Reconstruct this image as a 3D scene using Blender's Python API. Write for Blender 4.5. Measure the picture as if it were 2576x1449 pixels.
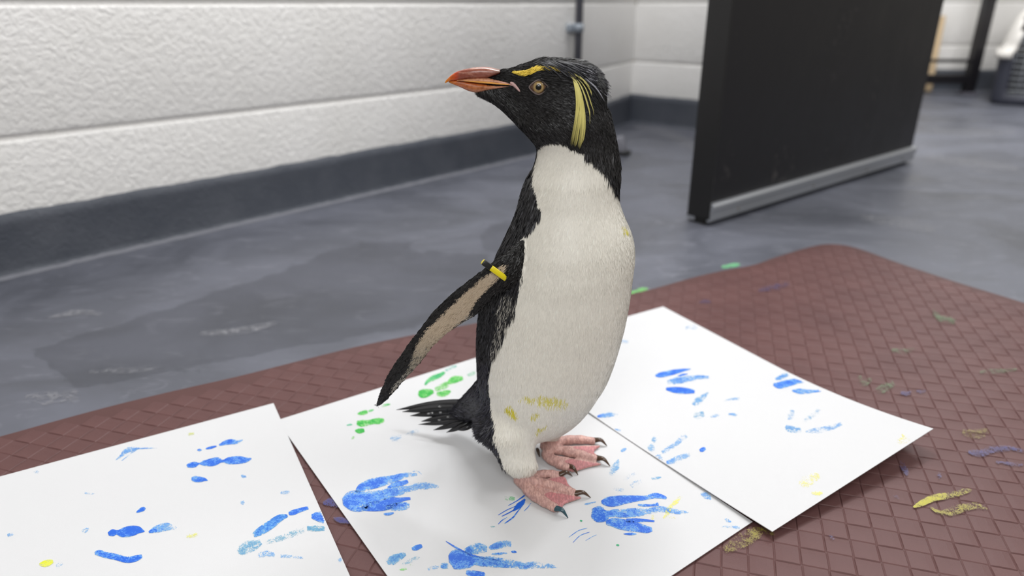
import bpy, bmesh, math, random
import numpy as np
from mathutils import Vector, Matrix
from mathutils.bvhtree import BVHTree

for o in list(bpy.data.objects):
    bpy.data.objects.remove(o)
random.seed(7); rng = np.random.default_rng(11)
sc = bpy.context.scene

# ------------------------------------------------------------------ camera, world, lights, exposure
S = 0.4415                       # camera height in metres; layout below is in units of S
FPX, TH = 1751.0, math.radians(22.3)
CT, ST = math.cos(TH), math.sin(TH)
cd = bpy.data.cameras.new('camera'); cam = bpy.data.objects.new('camera', cd)
sc.collection.objects.link(cam); sc.camera = cam
cam.location = (0, 0, S); cam.rotation_euler = (math.pi/2 - TH, 0, 0)
cd.sensor_width = 36; cd.lens = FPX/2576*36; cd.clip_start = .01; cd.clip_end = 50
cd.dof.use_dof = True; cd.dof.focus_distance = 1.36*S; cd.dof.aperture_fstop = 3.6; cd.dof.aperture_blades = 9

w = bpy.data.worlds.new('world'); sc.world = w; w.use_nodes = True
w.node_tree.nodes['Background'].inputs[0].default_value = (1.0, .94, .83, 1)
w.node_tree.nodes['Background'].inputs[1].default_value = .35

def area_light(name, loc, target, sx, sy, power, col=(.98, .99, 1)):
    l = bpy.data.lights.new(name, 'AREA'); l.shape = 'RECTANGLE'; l.size = sx; l.size_y = sy
    l.energy = power; l.color = col
    o = bpy.data.objects.new(name, l); sc.collection.objects.link(o); o.location = loc
    o.rotation_euler = (Vector(target) - Vector(loc)).to_track_quat('-Z', 'Y').to_euler()
    return o
area_light('ceiling_tube_light', (1.05, 1.75, 2.35), (.2, .7, 0), .14, 1.0, 17)
area_light('ceiling_tube_light', (.12, 1.75, 2.35), (.2, 1.5, 0), .9, .16, 43)
area_light('unseen_panel_light', (-.15, -1.75, 2.2), (-.3, 1.2, .2), 1.6, 1.0, 58)  # fill light added behind the camera to brighten left wall and belly
area_light('unseen_panel_light', (1.9, .6, 2.35), (-.4, 1.2, .3), 1.2, 1.2, 32)
area_light('unseen_panel_light', (1.9, 2.9, 2.4), (1.7, 2.8, 0), 1.0, 1.0, 70)  # unseen lamp added over the far room to lift corner walls and floor

sc.view_settings.view_transform = 'Standard'; sc.view_settings.look = 'None'
sc.view_settings.exposure = -.36; sc.view_settings.gamma = 1.0
sc.view_settings.use_curve_mapping = False

# ------------------------------------------------------------------ geometry helpers
def ray(px, py):
    u = (px - 1288)/FPX; v = (py - 724.5)/FPX
    return np.array([u, CT - v*ST, -(ST + v*CT)])
def gp(px, py, z=0.0):           # photograph pixel -> point on the level z (metres)
    d = ray(px, py); t = (z - S)/d[2]; return np.array([0, 0, S]) + d*t
def vp(px, py, Y):               # photograph pixel -> point on the upright plane at depth Y (metres)
    d = ray(px, py); t = Y/d[1]; return np.array([0, 0, S]) + d*t
def proj(P):                     # points -> pixels
    P = np.asarray(P, float).reshape(-1, 3); dz = P[:, 2] - S
    fw = P[:, 1]*CT - dz*ST; up = P[:, 1]*ST + dz*CT
    return np.stack([1288 + FPX*P[:, 0]/fw, 724.5 - FPX*up/fw], 1)
def pxm(p):                      # metres per pixel at a point
    return (p[1]*CT - (p[2] - S)*ST)/FPX
def inpoly(q, poly):
    x, y = q[:, 0], q[:, 1]; r = np.zeros(len(q), bool); n = len(poly)
    for i in range(n):
        (x1, y1), (x2, y2) = poly[i], poly[(i+1) % n]
        c = (y1 > y) != (y2 > y)
        if y1 != y2:
            r ^= c & (x < (x2 - x1)*(y - y1)/(y2 - y1) + x1)
    return r
def link(name, me, mat=None, parent=None, smooth=True):
    o = bpy.data.objects.new(name, me); sc.collection.objects.link(o)
    if mat is not None and not me.materials: me.materials.append(mat)
    if smooth and len(me.polygons): me.polygons.foreach_set('use_smooth', [True]*len(me.polygons))
    if parent is not None:
        o.parent = parent
        o.matrix_parent_inverse = Matrix.Translation(-parent.location) if parent.type == 'EMPTY' else parent.matrix_world.inverted() if parent.parent else Matrix.Identity(4)
    return o
def mesh(name, V, Fc):
    me = bpy.data.meshes.new(name); me.from_pydata([tuple(map(float, v)) for v in V], [], [tuple(map(int, f)) for f in Fc]); me.update(); return me
def fast_quads(name, V, nq):     # V: (4*nq,3)
    me = bpy.data.meshes.new(name); me.vertices.add(len(V)); me.vertices.foreach_set('co', np.asarray(V, np.float32).ravel())
    me.loops.add(4*nq); me.loops.foreach_set('vertex_index', np.arange(4*nq, dtype=np.int32))
    me.polygons.add(nq); me.polygons.foreach_set('loop_start', np.arange(0, 4*nq, 4, dtype=np.int32))
    me.polygons.foreach_set('loop_total', np.full(nq, 4, np.int32)); me.update(calc_edges=True); return me
def set_col(me, name, C):
    a = me.color_attributes.new(name, 'FLOAT_COLOR', 'POINT')
    C = np.asarray(C, np.float32)
    if C.shape[1] == 3: C = np.concatenate([C, np.ones((len(C), 1), np.float32)], 1)
    a.data.foreach_set('color', C.ravel())
def empty(name, loc, label, cat, group=None):
    o = bpy.data.objects.new(name, None); sc.collection.objects.link(o); o.location = loc; o.empty_display_size = .02
    tag(o, label, cat, group); return o
def tag(o, label, cat, group=None, kind=None):
    o['label'] = label
    if cat: o['category'] = cat
    if group: o['group'] = group
    if kind: o['kind'] = kind
    return o
def loft(rings, cap=True):
    n = len(rings[0]); V = [p for r in rings for p in r]; Fc = []
    for i in range(len(rings) - 1):
        for j in range(n):
            a, b = i*n + j, i*n + (j+1) % n
            Fc.append((a, b, b + n, a + n))
    if cap:
        Fc.append(tuple(range(n))[::-1]); Fc.append(tuple(range((len(rings)-1)*n, len(rings)*n)))
    return V, Fc
def join(parts):
    V, Fc = [], []
    for v, f in parts:
        k = len(V); V += list(v); Fc += [tuple(i + k for i in q) for q in f]
    return V, Fc
def box(x0, x1, y0, y1, z0, z1):
    V = [(x, y, z) for z in (z0, z1) for y in (y0, y1) for x in (x0, x1)]
    return V, [(0, 2, 3, 1), (4, 5, 7, 6), (0, 1, 5, 4), (2, 6, 7, 3), (0, 4, 6, 2), (1, 3, 7, 5)]
def bevel(me, wd, seg=2):
    bm = bmesh.new(); bm.from_mesh(me); bmesh.ops.recalc_face_normals(bm, faces=bm.faces)
    bmesh.ops.bevel(bm, geom=list(bm.edges), offset=wd, segments=seg, profile=.6, affect='EDGES'); bm.to_mesh(me); bm.free(); return me
def xf(V, M): return [tuple(M @ Vector(v)) for v in V]
def spline(pts, n):              # Catmull-Rom resample
    P = np.asarray(pts, float)
    if len(P) == 2: t = np.linspace(0, 1, n)[:, None]; return P[0]*(1-t) + P[1]*t
    Q = np.vstack([2*P[0]-P[1], P, 2*P[-1]-P[-2]]); out = []
    for s in np.linspace(0, len(P)-1-1e-6, n):
        i = int(s); t = s - i; a, b, c, d = Q[i:i+4]
        out.append(.5*(2*b + (c-a)*t + (2*a-5*b+4*c-d)*t*t + (3*b-a-3*c+d)*t**3))
    return np.array(out)
def tube(path, rad, n=12, flat=1.0, up=(0, 0, 1)):
    path = [np.asarray(p, float) for p in path]; rings = []
    for i, p in enumerate(path):
        t = path[min(i+1, len(path)-1)] - path[max(i-1, 0)]; t /= np.linalg.norm(t)
        s = np.cross(t, up); s /= (np.linalg.norm(s) + 1e-9); u = np.cross(s, t)
        r = rad[i] if hasattr(rad, '__len__') else rad
        rings.append([p + r*(math.cos(a)*s + flat*math.sin(a)*u) for a in np.linspace(0, 2*math.pi, n, endpoint=False)])
    return loft(rings)

# ------------------------------------------------------------------ material helpers
def srgb(r, g, b):
    f = lambda c: (c/255/12.92) if c/255 <= .04045 else ((c/255 + .055)/1.055)**2.4
    return (f(r), f(g), f(b), 1)
class N:
    def __init__(s, name):
        s.m = bpy.data.materials.new(name); s.m.use_nodes = True; s.t = s.m.node_tree; s.b = s.t.nodes['Principled BSDF']
        s.tc = None
    def n(s, typ, **kw):
        x = s.t.nodes.new(typ)
        for k, v in kw.items():
            if k in x.inputs: x.inputs[k].default_value = v
            else: setattr(x, k, v)
        return x
    def l(s, a, b): s.t.links.new(a, b)
    def coord(s, scale=(1, 1, 1), rot=(0, 0, 0), loc=(0, 0, 0)):
        if s.tc is None: s.tc = s.n('ShaderNodeTexCoord')
        m = s.n('ShaderNodeMapping'); m.inputs['Scale'].default_value = scale; m.inputs['Rotation'].default_value = rot; m.inputs['Location'].default_value = loc
        s.l(s.tc.outputs['Object'], m.inputs['Vector']); return m.outputs[0]
    def noise(s, scale, detail=4, rough=.55, vec=None, dist=0):
        x = s.n('ShaderNodeTexNoise'); x.inputs['Scale'].default_value = scale; x.inputs['Detail'].default_value = detail
        x.inputs['Roughness'].default_value = rough; x.inputs['Distortion'].default_value = dist
        s.l(vec if vec is not None else s.coord(), x.inputs['Vector']); return x.outputs['Fac']
    def ramp(s, fac, stops, interp='LINEAR'):
        r = s.n('ShaderNodeValToRGB'); r.color_ramp.interpolation = interp; e = r.color_ramp.elements
        while len(e) < len(stops): e.new(.5)
        for i, (p, c) in enumerate(stops):
            e[i].position = p; e[i].color = c if hasattr(c, '__len__') else (c, c, c, 1)
        s.l(fac, r.inputs[0]); return r.outputs[0]
    def mix(s, fac, a, b, mode='MIX'):
        x = s.n('ShaderNodeMix', data_type='RGBA', blend_type=mode)
        for sock, v in ((x.inputs[0], fac), (x.inputs[6], a), (x.inputs[7], b)):
            if isinstance(v, bpy.types.NodeSocket): s.l(v, sock)
            else: sock.default_value = v
        return x.outputs[2]
    def math(s, op, a, b=0, c=0, clamp=False):
        x = s.n('ShaderNodeMath', operation=op); x.use_clamp = clamp
        for i, v in enumerate((a, b, c)):
            if isinstance(v, bpy.types.NodeSocket): s.l(v, x.inputs[i])
            else: x.inputs[i].default_value = v
        return x.outputs[0]
    def bump(s, h, dist=.001, strength=1.0, prev=None):
        x = s.n('ShaderNodeBump'); x.inputs['Distance'].default_value = dist; x.inputs['Strength'].default_value = strength
        s.l(h, x.inputs['Height'])
        if prev is not None: s.l(prev, x.inputs['Normal'])
        return x.outputs[0]
    def set(s, **kw):
        mp = dict(col='Base Color', rough='Roughness', metal='Metallic', spec='Specular IOR Level', norm='Normal', alpha='Alpha', sheen='Sheen Weight', coat='Coat Weight', sss='Subsurface Weight')
        for k, v in kw.items():
            i = s.b.inputs[mp[k]]
            if isinstance(v, bpy.types.NodeSocket): s.l(v, i)
            else: i.default_value = v
        return s
    def attr(s, name):
        a = s.n('ShaderNodeAttribute'); a.attribute_name = name; return a

def plain(name, col, rough=.5, metal=0, spec=.5, bumpscale=0, bumpd=.0003):
    k = N(name); v = k.noise(18, 5); c = k.mix(v, tuple(x*.9 for x in col[:3]) + (1,), tuple(min(1, x*1.1) for x in col[:3]) + (1,))
    k.set(col=c, rough=rough, metal=metal, spec=spec)
    if bumpscale: k.set(norm=k.bump(k.noise(bumpscale, 3), bumpd))
    return k.m

# painted blockwork: thick lumpy masonry paint
k = N('white_block_paint')
a = k.noise(95, 2, .5, dist=.6); b = k.noise(260, 2); c = k.noise(6, 4)
col = k.mix(k.ramp(c, [(.3, 0.0), (.75, 1.0)]), srgb(236, 234, 231), srgb(242, 240, 238))
nb = k.bump(k.ramp(a, [(.32, 0.0), (.68, 1.0)]), .0016, .75); nb = k.bump(b, .0006, .5, nb)
k.set(col=col, rough=.42, spec=.35, norm=nb); M_WALL = k.m
k = N('dark_skirting_paint')
a = k.noise(120, 3, .5, dist=.8); c = k.noise(9, 5); sp = k.noise(210, 2)
col = k.mix(k.ramp(c, [(.3, 0.0), (.7, 1.0)]), srgb(70, 74, 83), srgb(86, 89, 97))
col = k.mix(k.ramp(sp, [(.76, 0.0), (.82, 1.0)]), col, srgb(110, 110, 112))
k.set(col=col, rough=.5, spec=.35, norm=k.bump(a, .002, .8)); M_BASE = k.m
# grey painted concrete with scuffs and damp smears
k = N('grey_painted_concrete')
big = k.noise(3.2, 5, .6, k.coord((1, 1.5, 1), (0, 0, .7)), .7); mid = k.noise(14, 6, .65, k.coord((1, 2.4, 1), (0, 0, .75)), 1.2); fin = k.noise(70, 6, .7)
col = k.mix(k.ramp(big, [(.36, 0.0), (.62, 1.0)]), srgb(79, 81, 89), srgb(98, 100, 110))
col = k.mix(k.math('MULTIPLY', k.ramp(mid, [(.55, 0.0), (.74, 1.0)]), .42), col, srgb(136, 137, 146))
col = k.mix(k.math('MULTIPLY', k.ramp(fin, [(.62, 0.0), (.8, 1.0)]), .2), col, srgb(138, 138, 140))
k.set(col=col, rough=k.ramp(big, [(.35, .34), (.65, .55)]), spec=.4, norm=k.bump(k.noise(55, 4), .0006, .4)); M_FLOOR = k.m
# brown vinyl
k = N('brown_vinyl')
c = k.noise(9, 4); g = k.noise(900, 2, .6); st = k.noise(160, 3, .6, k.coord((1, .12, 1), (0, 0, .3)))
col = k.mix(k.ramp(c, [(.3, 0.0), (.7, 1.0)]), srgb(88, 59, 58), srgb(100, 69, 67))
nb = k.bump(g, .00025, .6); nb = k.bump(st, .0002, .5, nb)
k.set(col=col, rough=.5, spec=.26, norm=nb); M_MAT = k.m
M_GROOVE = plain('brown_vinyl_groove', srgb(88, 60, 58), .55, 0, .25)
# heavy white card
k = N('white_card')
k.set(col=k.mix(k.noise(5, 3), srgb(206, 206, 208), srgb(210, 210, 211)), rough=.8, spec=.12, norm=k.bump(k.noise(1200, 2), .00008, .5)); M_CARD = k.m
# washable paint, thinned at the rim; r = body of paint, g = across the stroke, b = tint
def paint_mat(name, thin, thick, other, bias=-.08, amax=1.0):
    k = N(name); at = k.attr('paint'); sep = k.n('ShaderNodeSeparateColor'); k.l(at.outputs['Color'], sep.inputs[0])
    n1 = k.noise(420, 4, .7, dist=1.5); n2 = k.noise(95, 3, .6)
    rim = k.math('POWER', sep.outputs[1], 3.0)
    dens = k.math('ADD', sep.outputs[0], k.math('MULTIPLY', k.math('MULTIPLY_ADD', n1, 1.0, -.5 + bias/3.2), 3.2))
    dens = k.math('ADD', dens, k.math('MULTIPLY', k.math('SUBTRACT', n2, .5), 2.0))
    dens = k.math('SUBTRACT', dens, k.math('MULTIPLY', rim, .4), clamp=True)
    al = k.math('MULTIPLY', k.ramp(dens, [(.16, 0.0), (.42, 1.0)]), k.math('SUBTRACT', 1.0, k.math('POWER', sep.outputs[1], 14.0)), clamp=True)
    al = k.math('MULTIPLY', al, k.math('MULTIPLY', k.math('MULTIPLY_ADD', sep.outputs[0], .9, .25, clamp=True), amax))
    c = k.mix(k.ramp(k.math('MULTIPLY', dens, k.math('MULTIPLY_ADD', sep.outputs[0], .55, .42)), [(.26, 0.0), (.82, 1.0)]), thin, thick); c = k.mix(sep.outputs[2], c, other)
    k.set(col=c, rough=.45, alpha=al); return k.m
M_BLUE = paint_mat('blue_paint', srgb(124, 186, 236), srgb(8, 92, 205), srgb(60, 165, 140))
M_GREEN = paint_mat('green_paint', srgb(150, 222, 130), srgb(16, 160, 50), srgb(120, 190, 230))
M_YELLOW = paint_mat('yellow_paint', srgb(246, 240, 130), srgb(232, 222, 10), srgb(170, 200, 60))
M_NAVY = paint_mat('navy_paint', srgb(92, 84, 118), srgb(52, 56, 130), srgb(60, 60, 70), -.2, .8)
M_OLIVE = paint_mat('olive_paint', srgb(140, 126, 70), srgb(190, 182, 40), srgb(90, 130, 80), -.2, .8)
M_MOSS = paint_mat('moss_paint', srgb(110, 124, 96), srgb(70, 140, 84), srgb(90, 130, 80), -.2, .8)
k = N('damp_film'); at = k.attr('paint'); sep = k.n('ShaderNodeSeparateColor'); k.l(at.outputs['Color'], sep.inputs[0])
ee = k.math('ADD', k.math('SUBTRACT', 1.0, sep.outputs[1]), k.math('MULTIPLY', k.math('SUBTRACT', k.noise(22, 4, .6), .5), 1.6)); k.set(col=srgb(80, 82, 90), rough=.35, alpha=k.math('MULTIPLY', k.ramp(ee, [(.18, 0.0), (.34, 1.0)]), .22)); M_DAMP = k.m
M_CHALK = paint_mat('chalky_scuff', srgb(150, 150, 156), srgb(165, 165, 170), srgb(90, 90, 90))

# ------------------------------------------------------------------ setting: floor and walls
def grid_plane(x0, x1, y0, y1, z):
    return [(x0, y0, z), (x1, y0, z), (x1, y1, z), (x0, y1, z), (x0, y0, z-.05), (x1, y0, z-.05), (x1, y1, z-.05), (x0, y1, z-.05)], [(0, 1, 2, 3), (7, 6, 5, 4), (0, 4, 5, 1), (1, 5, 6, 2), (2, 6, 7, 3), (3, 7, 4, 0)]
floor = link('floor', mesh('floor', *grid_plane(-2.6, 4.6, -1.2, 4.6, 0)), M_FLOOR, smooth=False)
tag(floor, 'grey painted concrete floor with pale scuffs and damp patches', None, None, 'structure')

WH = 2.5
def wall(side, P, Q, blocks=True, phase=0.0, lab='', zmax=1.95):
    P = np.array(P)*S; Q = np.array(Q)*S; d = Q - P; L = np.linalg.norm(d); d /= L; nrm = np.array([d[1], -d[0]])
    M = Matrix(((d[0], -nrm[0], 0, P[0]), (d[1], -nrm[1], 0, P[1]), (0, 0, 1, 0), (0, 0, 0, 1)))   # x along, y into the wall
    v, f = box(0, L, .006, .10, 0, WH)
    wo = link('wall_' + side, mesh('wall', xf(v, M), f), M_WALL, smooth=False)
    tag(wo, lab, None, None, 'structure')
    if blocks:
        zj = [.05, .525, 1.0, 1.475, 1.95]
        for ci in range(4):
            z0, z1 = zj[ci]*S, zj[ci+1]*S; BL = .95*S
            off = (phase + (.5 if ci % 2 else 0))*BL % BL - BL
            x = off
            while x < L:
                xa, xb = max(x, 0), min(x + BL, L); x += BL
                if xb - xa < .01: continue
                dy = random.uniform(-.0004, .0004); g = .0042; prof = [(.007, z0 + .001)]
                for a in np.linspace(0, math.pi/2, 5): prof.append((.0065*(1 - math.sin(a)) + dy, z0 + .0025 + .0075*(1 - math.cos(a))))
                for a in np.linspace(math.pi/2, 0, 5): prof.append((.0065*(1 - math.sin(a)) + dy, z1 - .0025 - .0075*(1 - math.cos(a))))
                prof.append((.007, z1 - .001))
                V = [(xx, py, pz) for xx in (xa, xb) for (py, pz) in prof]; n = len(prof)
                V += V[:2*n]; Fc = [(i, i + 1, n + i + 1, n + i) for i in range(n - 1)] + [tuple(range(2*n, 3*n))[::-1], tuple(range(3*n, 4*n))]
                link('block', mesh('block', xf(V, M), Fc), M_WALL, wo)
    # painted skirting band with an uneven upper edge and a coved foot
    nx = max(8, int(L/.03)); V = []; Fc = []
    prof = lambda i: [(.004, .25*S + jit[i]), (-.0016, .25*S - .002 + jit[i]), (-.0022, .2*S), (-.0022, .03*S), (-.004, .012*S), (-.009, 0.0)]
    jit = [random.uniform(-.0016, .0016) for _ in range(nx + 1)]
    for i in range(nx + 1):
        for (py, pz) in prof(i): V.append((L*i/nx, py, pz))
    for i in range(nx):
        for j in range(5): a = i*6 + j; Fc.append((a, a + 6, a + 7, a + 1))
    bo = link('baseboard_' + side, mesh('skirting', xf(V, M), Fc), M_BASE); tag(bo, dict(left='dark grey skirting band along the foot of the left wall', recess='dark grey skirting band in the shaded corner behind the penguin', far='dark grey skirting band left of the black door', back='dark skirting band behind the pet carrier')[side], None, None, 'structure')
    return wo, M, L
P0 = (-3.6, 4.7386 - 1.10025*3.6); Q0 = (.455, 4.7386 + 1.10025*.455); K0 = (1.06, 6.392); K1 = (2.35, 5.335)
wl, ML, LL = wall('left', P0, Q0, True, .205, 'white painted block wall along the left side')
wall('recess', Q0, K0, True, .4, 'short shaded white block wall beside the corner')
wall('far', K0, K1, True, .7, 'white painted block wall behind the black door')
wall('back', (2.3, 9.0), (9.5, 8.6), True, .2, 'pale wall at the back beyond the door')
# chalky sealant bead where skirting meets the floor
V = []; Fc = []; nx = 220
for i in range(nx + 1):
    x = LL*i/nx; r = .0035 + .0025*random.random(); e = .012 + .005*random.random()
    for (py, pz) in ((-.006, r), (-e*.75, r*.8), (-e, .0003)): V.append((x, py, pz))
for i in range(nx):
    for j in range(2): a = i*3 + j; Fc.append((a, a + 3, a + 4, a + 1))
o = link('trim_1', mesh('sealant', xf(V, ML), Fc), plain('pale_sealant', srgb(112, 113, 120), .7, 0, .3, 200, .001)); tag(o, 'thin pale sealant bead along the foot of the left wall', None, None, 'structure')

# ------------------------------------------------------------------ paint strokes
def strokes(name, lst, matl, zf, parent, label=None, lift=.00025):
    if len(lst) > 1 and name in ('paint_smear', 'paint_smudge', 'scuff_mark'):
        return [strokes(name, [t], matl, zf, parent, label, lift) for t in lst]
    """lst: list of (density, tint, [(px,py,halfwidth)...]); zf(x,y) gives the surface height."""
    V, Fc, C, off_ = [], [], [], []
    for st in lst:
        dens, tint, pts = st[:3]; P = np.asarray(pts, float)
        n = max(5, int(np.sum(np.linalg.norm(np.diff(P[:, :2], axis=0), axis=1))/4) + 3)
        q = spline(P, n); k0 = len(V); m = 7
        tg = np.gradient(q[:, :2], axis=0); tg /= (np.linalg.norm(tg, axis=1)[:, None] + 1e-9); nr = np.stack([-tg[:, 1], tg[:, 0]], 1)
        for i in range(n):
            hw = max(q[i, 2], .4)*1.18; u = i/(n - 1); endf = min(1, min(u, 1 - u)*9 + .0)
            de = dens if not hasattr(dens, '__len__') else dens[0]*(1-u) + dens[1]*u
            for j in range(m):
                s = -1 + 2*j/(m - 1); x, y = q[i, :2] + nr[i]*hw*s
                p = gp(x, y, ZP)
                for _ in range(2):
                    zz = zf(p[0], p[1])
                    if zz == zz: p = gp(x, y, zz + lift)
                off_.append(not zz == zz); V.append(p); C.append((de, max(abs(s), 1 - endf), tint))
        for i in range(n - 1):
            for j in range(m - 1):
                a = k0 + i*m + j; f_ = (a, a + 1, a + m + 1, a + m)
                if not any(off_[q_] for q_ in f_): Fc.append(f_)
    me = mesh(name, V, Fc); set_col(me, 'paint', C)
    bm = bmesh.new(); bm.from_mesh(me); bmesh.ops.delete(bm, geom=[v_ for v_ in bm.verts if not v_.link_faces], context='VERTS'); bm.normal_update()
    for f in bm.faces:
        if f.normal.z < 0: f.normal_flip()
    bm.to_mesh(me); bm.free()
    o = link(name, me, matl, parent)
    if label: o['label'] = label
    return o

ZM = .0076        # top of the mat sheet
ZP = .0094        # upper face of the papers
floorz = lambda x, y: 0.0006
def damp(poly):
    pl_ = np.array(poly, float); x0, y0 = pl_.min(0); x1, y1 = pl_.max(0); st_ = 12; nx = int((x1 - x0)/st_); ny = int((y1 - y0)/st_); V = []; C = []; Fc = []
    for j_ in range(ny + 1):
        for i_ in range(nx + 1):
            x, y = x0 + i_*st_, y0 + j_*st_; V.append(gp(x, y, .0006)); dm = 1e9
            for a_ in range(len(pl_)):
                p, q = pl_[a_], pl_[(a_+1) % len(pl_)]; t = np.clip(((x - p[0])*(q[0] - p[0]) + (y - p[1])*(q[1] - p[1]))/((q - p) @ (q - p) + 1e-9), 0, 1); dm = min(dm, np.hypot(*(p + (q - p)*t - (x, y))))
            ins = inpoly(np.array([[x, y]]), poly)[0]; C.append((.38, 1 - min(1, dm/26) if ins else 1, 0))
    for j_ in range(ny):
        for i_ in range(nx):
            a = j_*(nx + 1) + i_; f = (a + nx + 1, a + nx + 2, a + 1, a)
            if min(C[q][1] for q in f) < 1: Fc.append(f)
    me = mesh('damp_patch', V, Fc); set_col(me, 'paint', C); bm = bmesh.new(); bm.from_mesh(me); bmesh.ops.delete(bm, geom=[v for v in bm.verts if not v.link_faces], context='VERTS'); bm.to_mesh(me); bm.free()
    o = link('damp_patch', me, M_DAMP, floor); o['label'] = 'darker damp patch on the floor'
damp([(60, 880), (250, 820), (420, 770), (560, 722), (640, 698), (720, 670), (790, 640), (880, 612), (960, 602), (1043, 604), (1032, 622), (1120, 628), (1240, 640), (1240, 770), (1000, 835), (600, 905), (200, 985)])
damp([(1200, 600), (1215, 570), (1290, 548), (1330, 560), (1330, 640), (1215, 640)])
strokes('scuff_mark', [(.3, 0, [(60, 1000, 8), (120, 1002, 16), (200, 992, 14)]), (.26, 0, [(220, 935, 4), (330, 930, 9), (400, 925, 5)]), (.4, 0, [(120, 800, 5), (200, 785, 7), (260, 790, 4)]), (.36, 0, [(500, 840, 6), (620, 830, 9), (700, 810, 5)])], M_CHALK, floorz, floor, 'chalky scuffs on the grey floor')
strokes('scuff_mark', [(.34, 0, [(2160, 545, 8), (2260, 560, 16), (2360, 580, 10)]), (.36, 0, [(2320, 395, 8), (2450, 410, 12), (2570, 425, 8)]), (.3, 0, [(2340, 330, 6), (2440, 335, 12), (2560, 330, 10)]), (.34, 0, [(1590, 318, 5), (1680, 335, 12), (1750, 372, 14)])], M_CHALK, floorz, floor, 'chalky scuffs on the grey floor')
strokes('paint_smear', [(.6, 0, [(1585, 738, 3), (1610, 730, 5), (1630, 726, 3)]), (.55, .2, [(1815, 672, 3), (1840, 668, 5), (1862, 664, 3)])], M_GREEN, floorz, floor, 'small green paint smears on the floor')

# ------------------------------------------------------------------ mat with embossed weave
edge_px = [(-260, 1170), (0, 1100), (150, 1058), (300, 1018), (450, 982), (600, 948), (750, 910), (900, 873), (1050, 842), (1200, 814), (1400, 775), (1600, 738), (1740, 700), (1823, 681), (1893, 668), (1951, 648), (2039, 622), (2092, 616), (2156, 626), (2274, 668), (2420, 716), (2576, 764), (2900, 872)]
mp = [gp(x, y, .004)[:2] for x, y in spline(edge_px, 90)]
mp += [np.array([2.45, .9])*S, np.array([2.1, .35])*S, np.array([-1.75, .35])*S]
mp = np.array(mp)
bm = bmesh.new(); vs = [bm.verts.new((x, y, 0.0005)) for x, y in mp]; fc = bm.faces.new(vs)
if fc.normal.z < 0: fc.normal_flip()
bm.normal_update()
r = bmesh.ops.extrude_face_region(bm, geom=[fc]); top = [e for e in r['geom'] if isinstance(e, bmesh.types.BMVert)]
for v_ in top: v_.co.z = ZM - .0012
bmesh.ops.recalc_face_normals(bm, faces=bm.faces)
te = [e for e in bm.edges if all(v_ in top for v_ in e.verts)]
bmesh.ops.bevel(bm, geom=te, offset=.003, segments=3, affect='EDGES')
me = bpy.data.meshes.new('mat'); bm.to_mesh(me); bm.free()
MATO = empty('floor_mat', (0, 1.2*S, 0), 'brown vinyl mat embossed with a woven pattern, spotted with paint, under the papers', 'mat')
link('base_sheet', me, M_GROOVE, MATO, smooth=False)

# papers: corner pixels with their heights
PAPERS = {}
def paper(key, corners, zc, label, curl=None, th=.0007):
    W = [gp(x, y, ZP + dz) for (x, y), dz in zip(corners, zc)]
    nu, nv = 34, 46; V = []; Fc = []
    def pos(u, v):
        p = W[0]*(1-u)*(1-v) + W[1]*u*(1-v) + W[2]*u*v + W[3]*(1-u)*v
        z = ZP + (curl(u, v) if curl else 0); return np.array([p[0], p[1], z])
    for s in (0, -th):
        for j in range(nv + 1):
            for i in range(nu + 1): V.append(pos(i/nu, j/nv) + np.array([0, 0, s]))
    n = (nu + 1)*(nv + 1); w1 = nu + 1
    for j in range(nv):
        for i in range(nu):
            a = j*w1 + i; Fc.append((a, a + 1, a + w1 + 1, a + w1)); b = a + n; Fc.append((b, b + w1, b + w1 + 1, b + 1))
    for i in range(nu):
        Fc.append((i, i + n, i + 1 + n, i + 1)); a = nv*w1 + i; Fc.append((a, a + 1, a + 1 + n, a + n))
    for j in range(nv):
        a = j*w1; Fc.append((a, a + w1, a + w1 + n, a + n)); a = j*w1 + nu; Fc.append((a, a + n, a + w1 + n, a + w1))
    me = mesh('paper', V, Fc)
    bm = bmesh.new(); bm.from_mesh(me); bmesh.ops.recalc_face_normals(bm, faces=bm.faces); bm.to_mesh(me); bm.free()
    o = link('painted_paper', me, M_CARD, None, smooth=False); tag(o, label, 'paper', 'painted papers on the mat')
    T = np.array(V[:n]).reshape(nv + 1, nu + 1, 3)
    bv = BVHTree.FromPolygons([Vector(v) for v in V[:n]], [f for f in Fc if max(f) < n])
    def zf(x, y):
        h = bv.ray_cast(Vector((x, y, 1)), Vector((0, 0, -1)))
        return h[0].z if h[0] is not None else float('nan')
    PAPERS[key] = (o, zf, np.array([p[:2] for p in W])); return o
pc = paper('c', [(697, 1057), (1254, 882), (1893, 1312), (1204, 1772)], (0, 0, 0, 0), 'white paper under the penguin with blue and green footprints')
pl = paper('l', [(-110, 1228), (688, 1014), (1018, 1760), (-440, 2440)], (.0012,)*4, 'white paper at the left with blue footprints, overlapping the middle sheet', lambda u, v: .0012)
def rcurl(u, v):
    return .0012 + (.004 + .018*u)*max(0, (v - .5)/.5)**2 + .0022*(1 - u)**6*max(0, 1 - abs(v - .25)/.3)
pr = paper('r', [(1253, 886), (1668, 771), (2348, 1078), (1943, 1337)], (.0012, .0012, .0232, .0052), 'white paper at the right with a lifted corner, partly over the middle sheet', rcurl)

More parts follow.
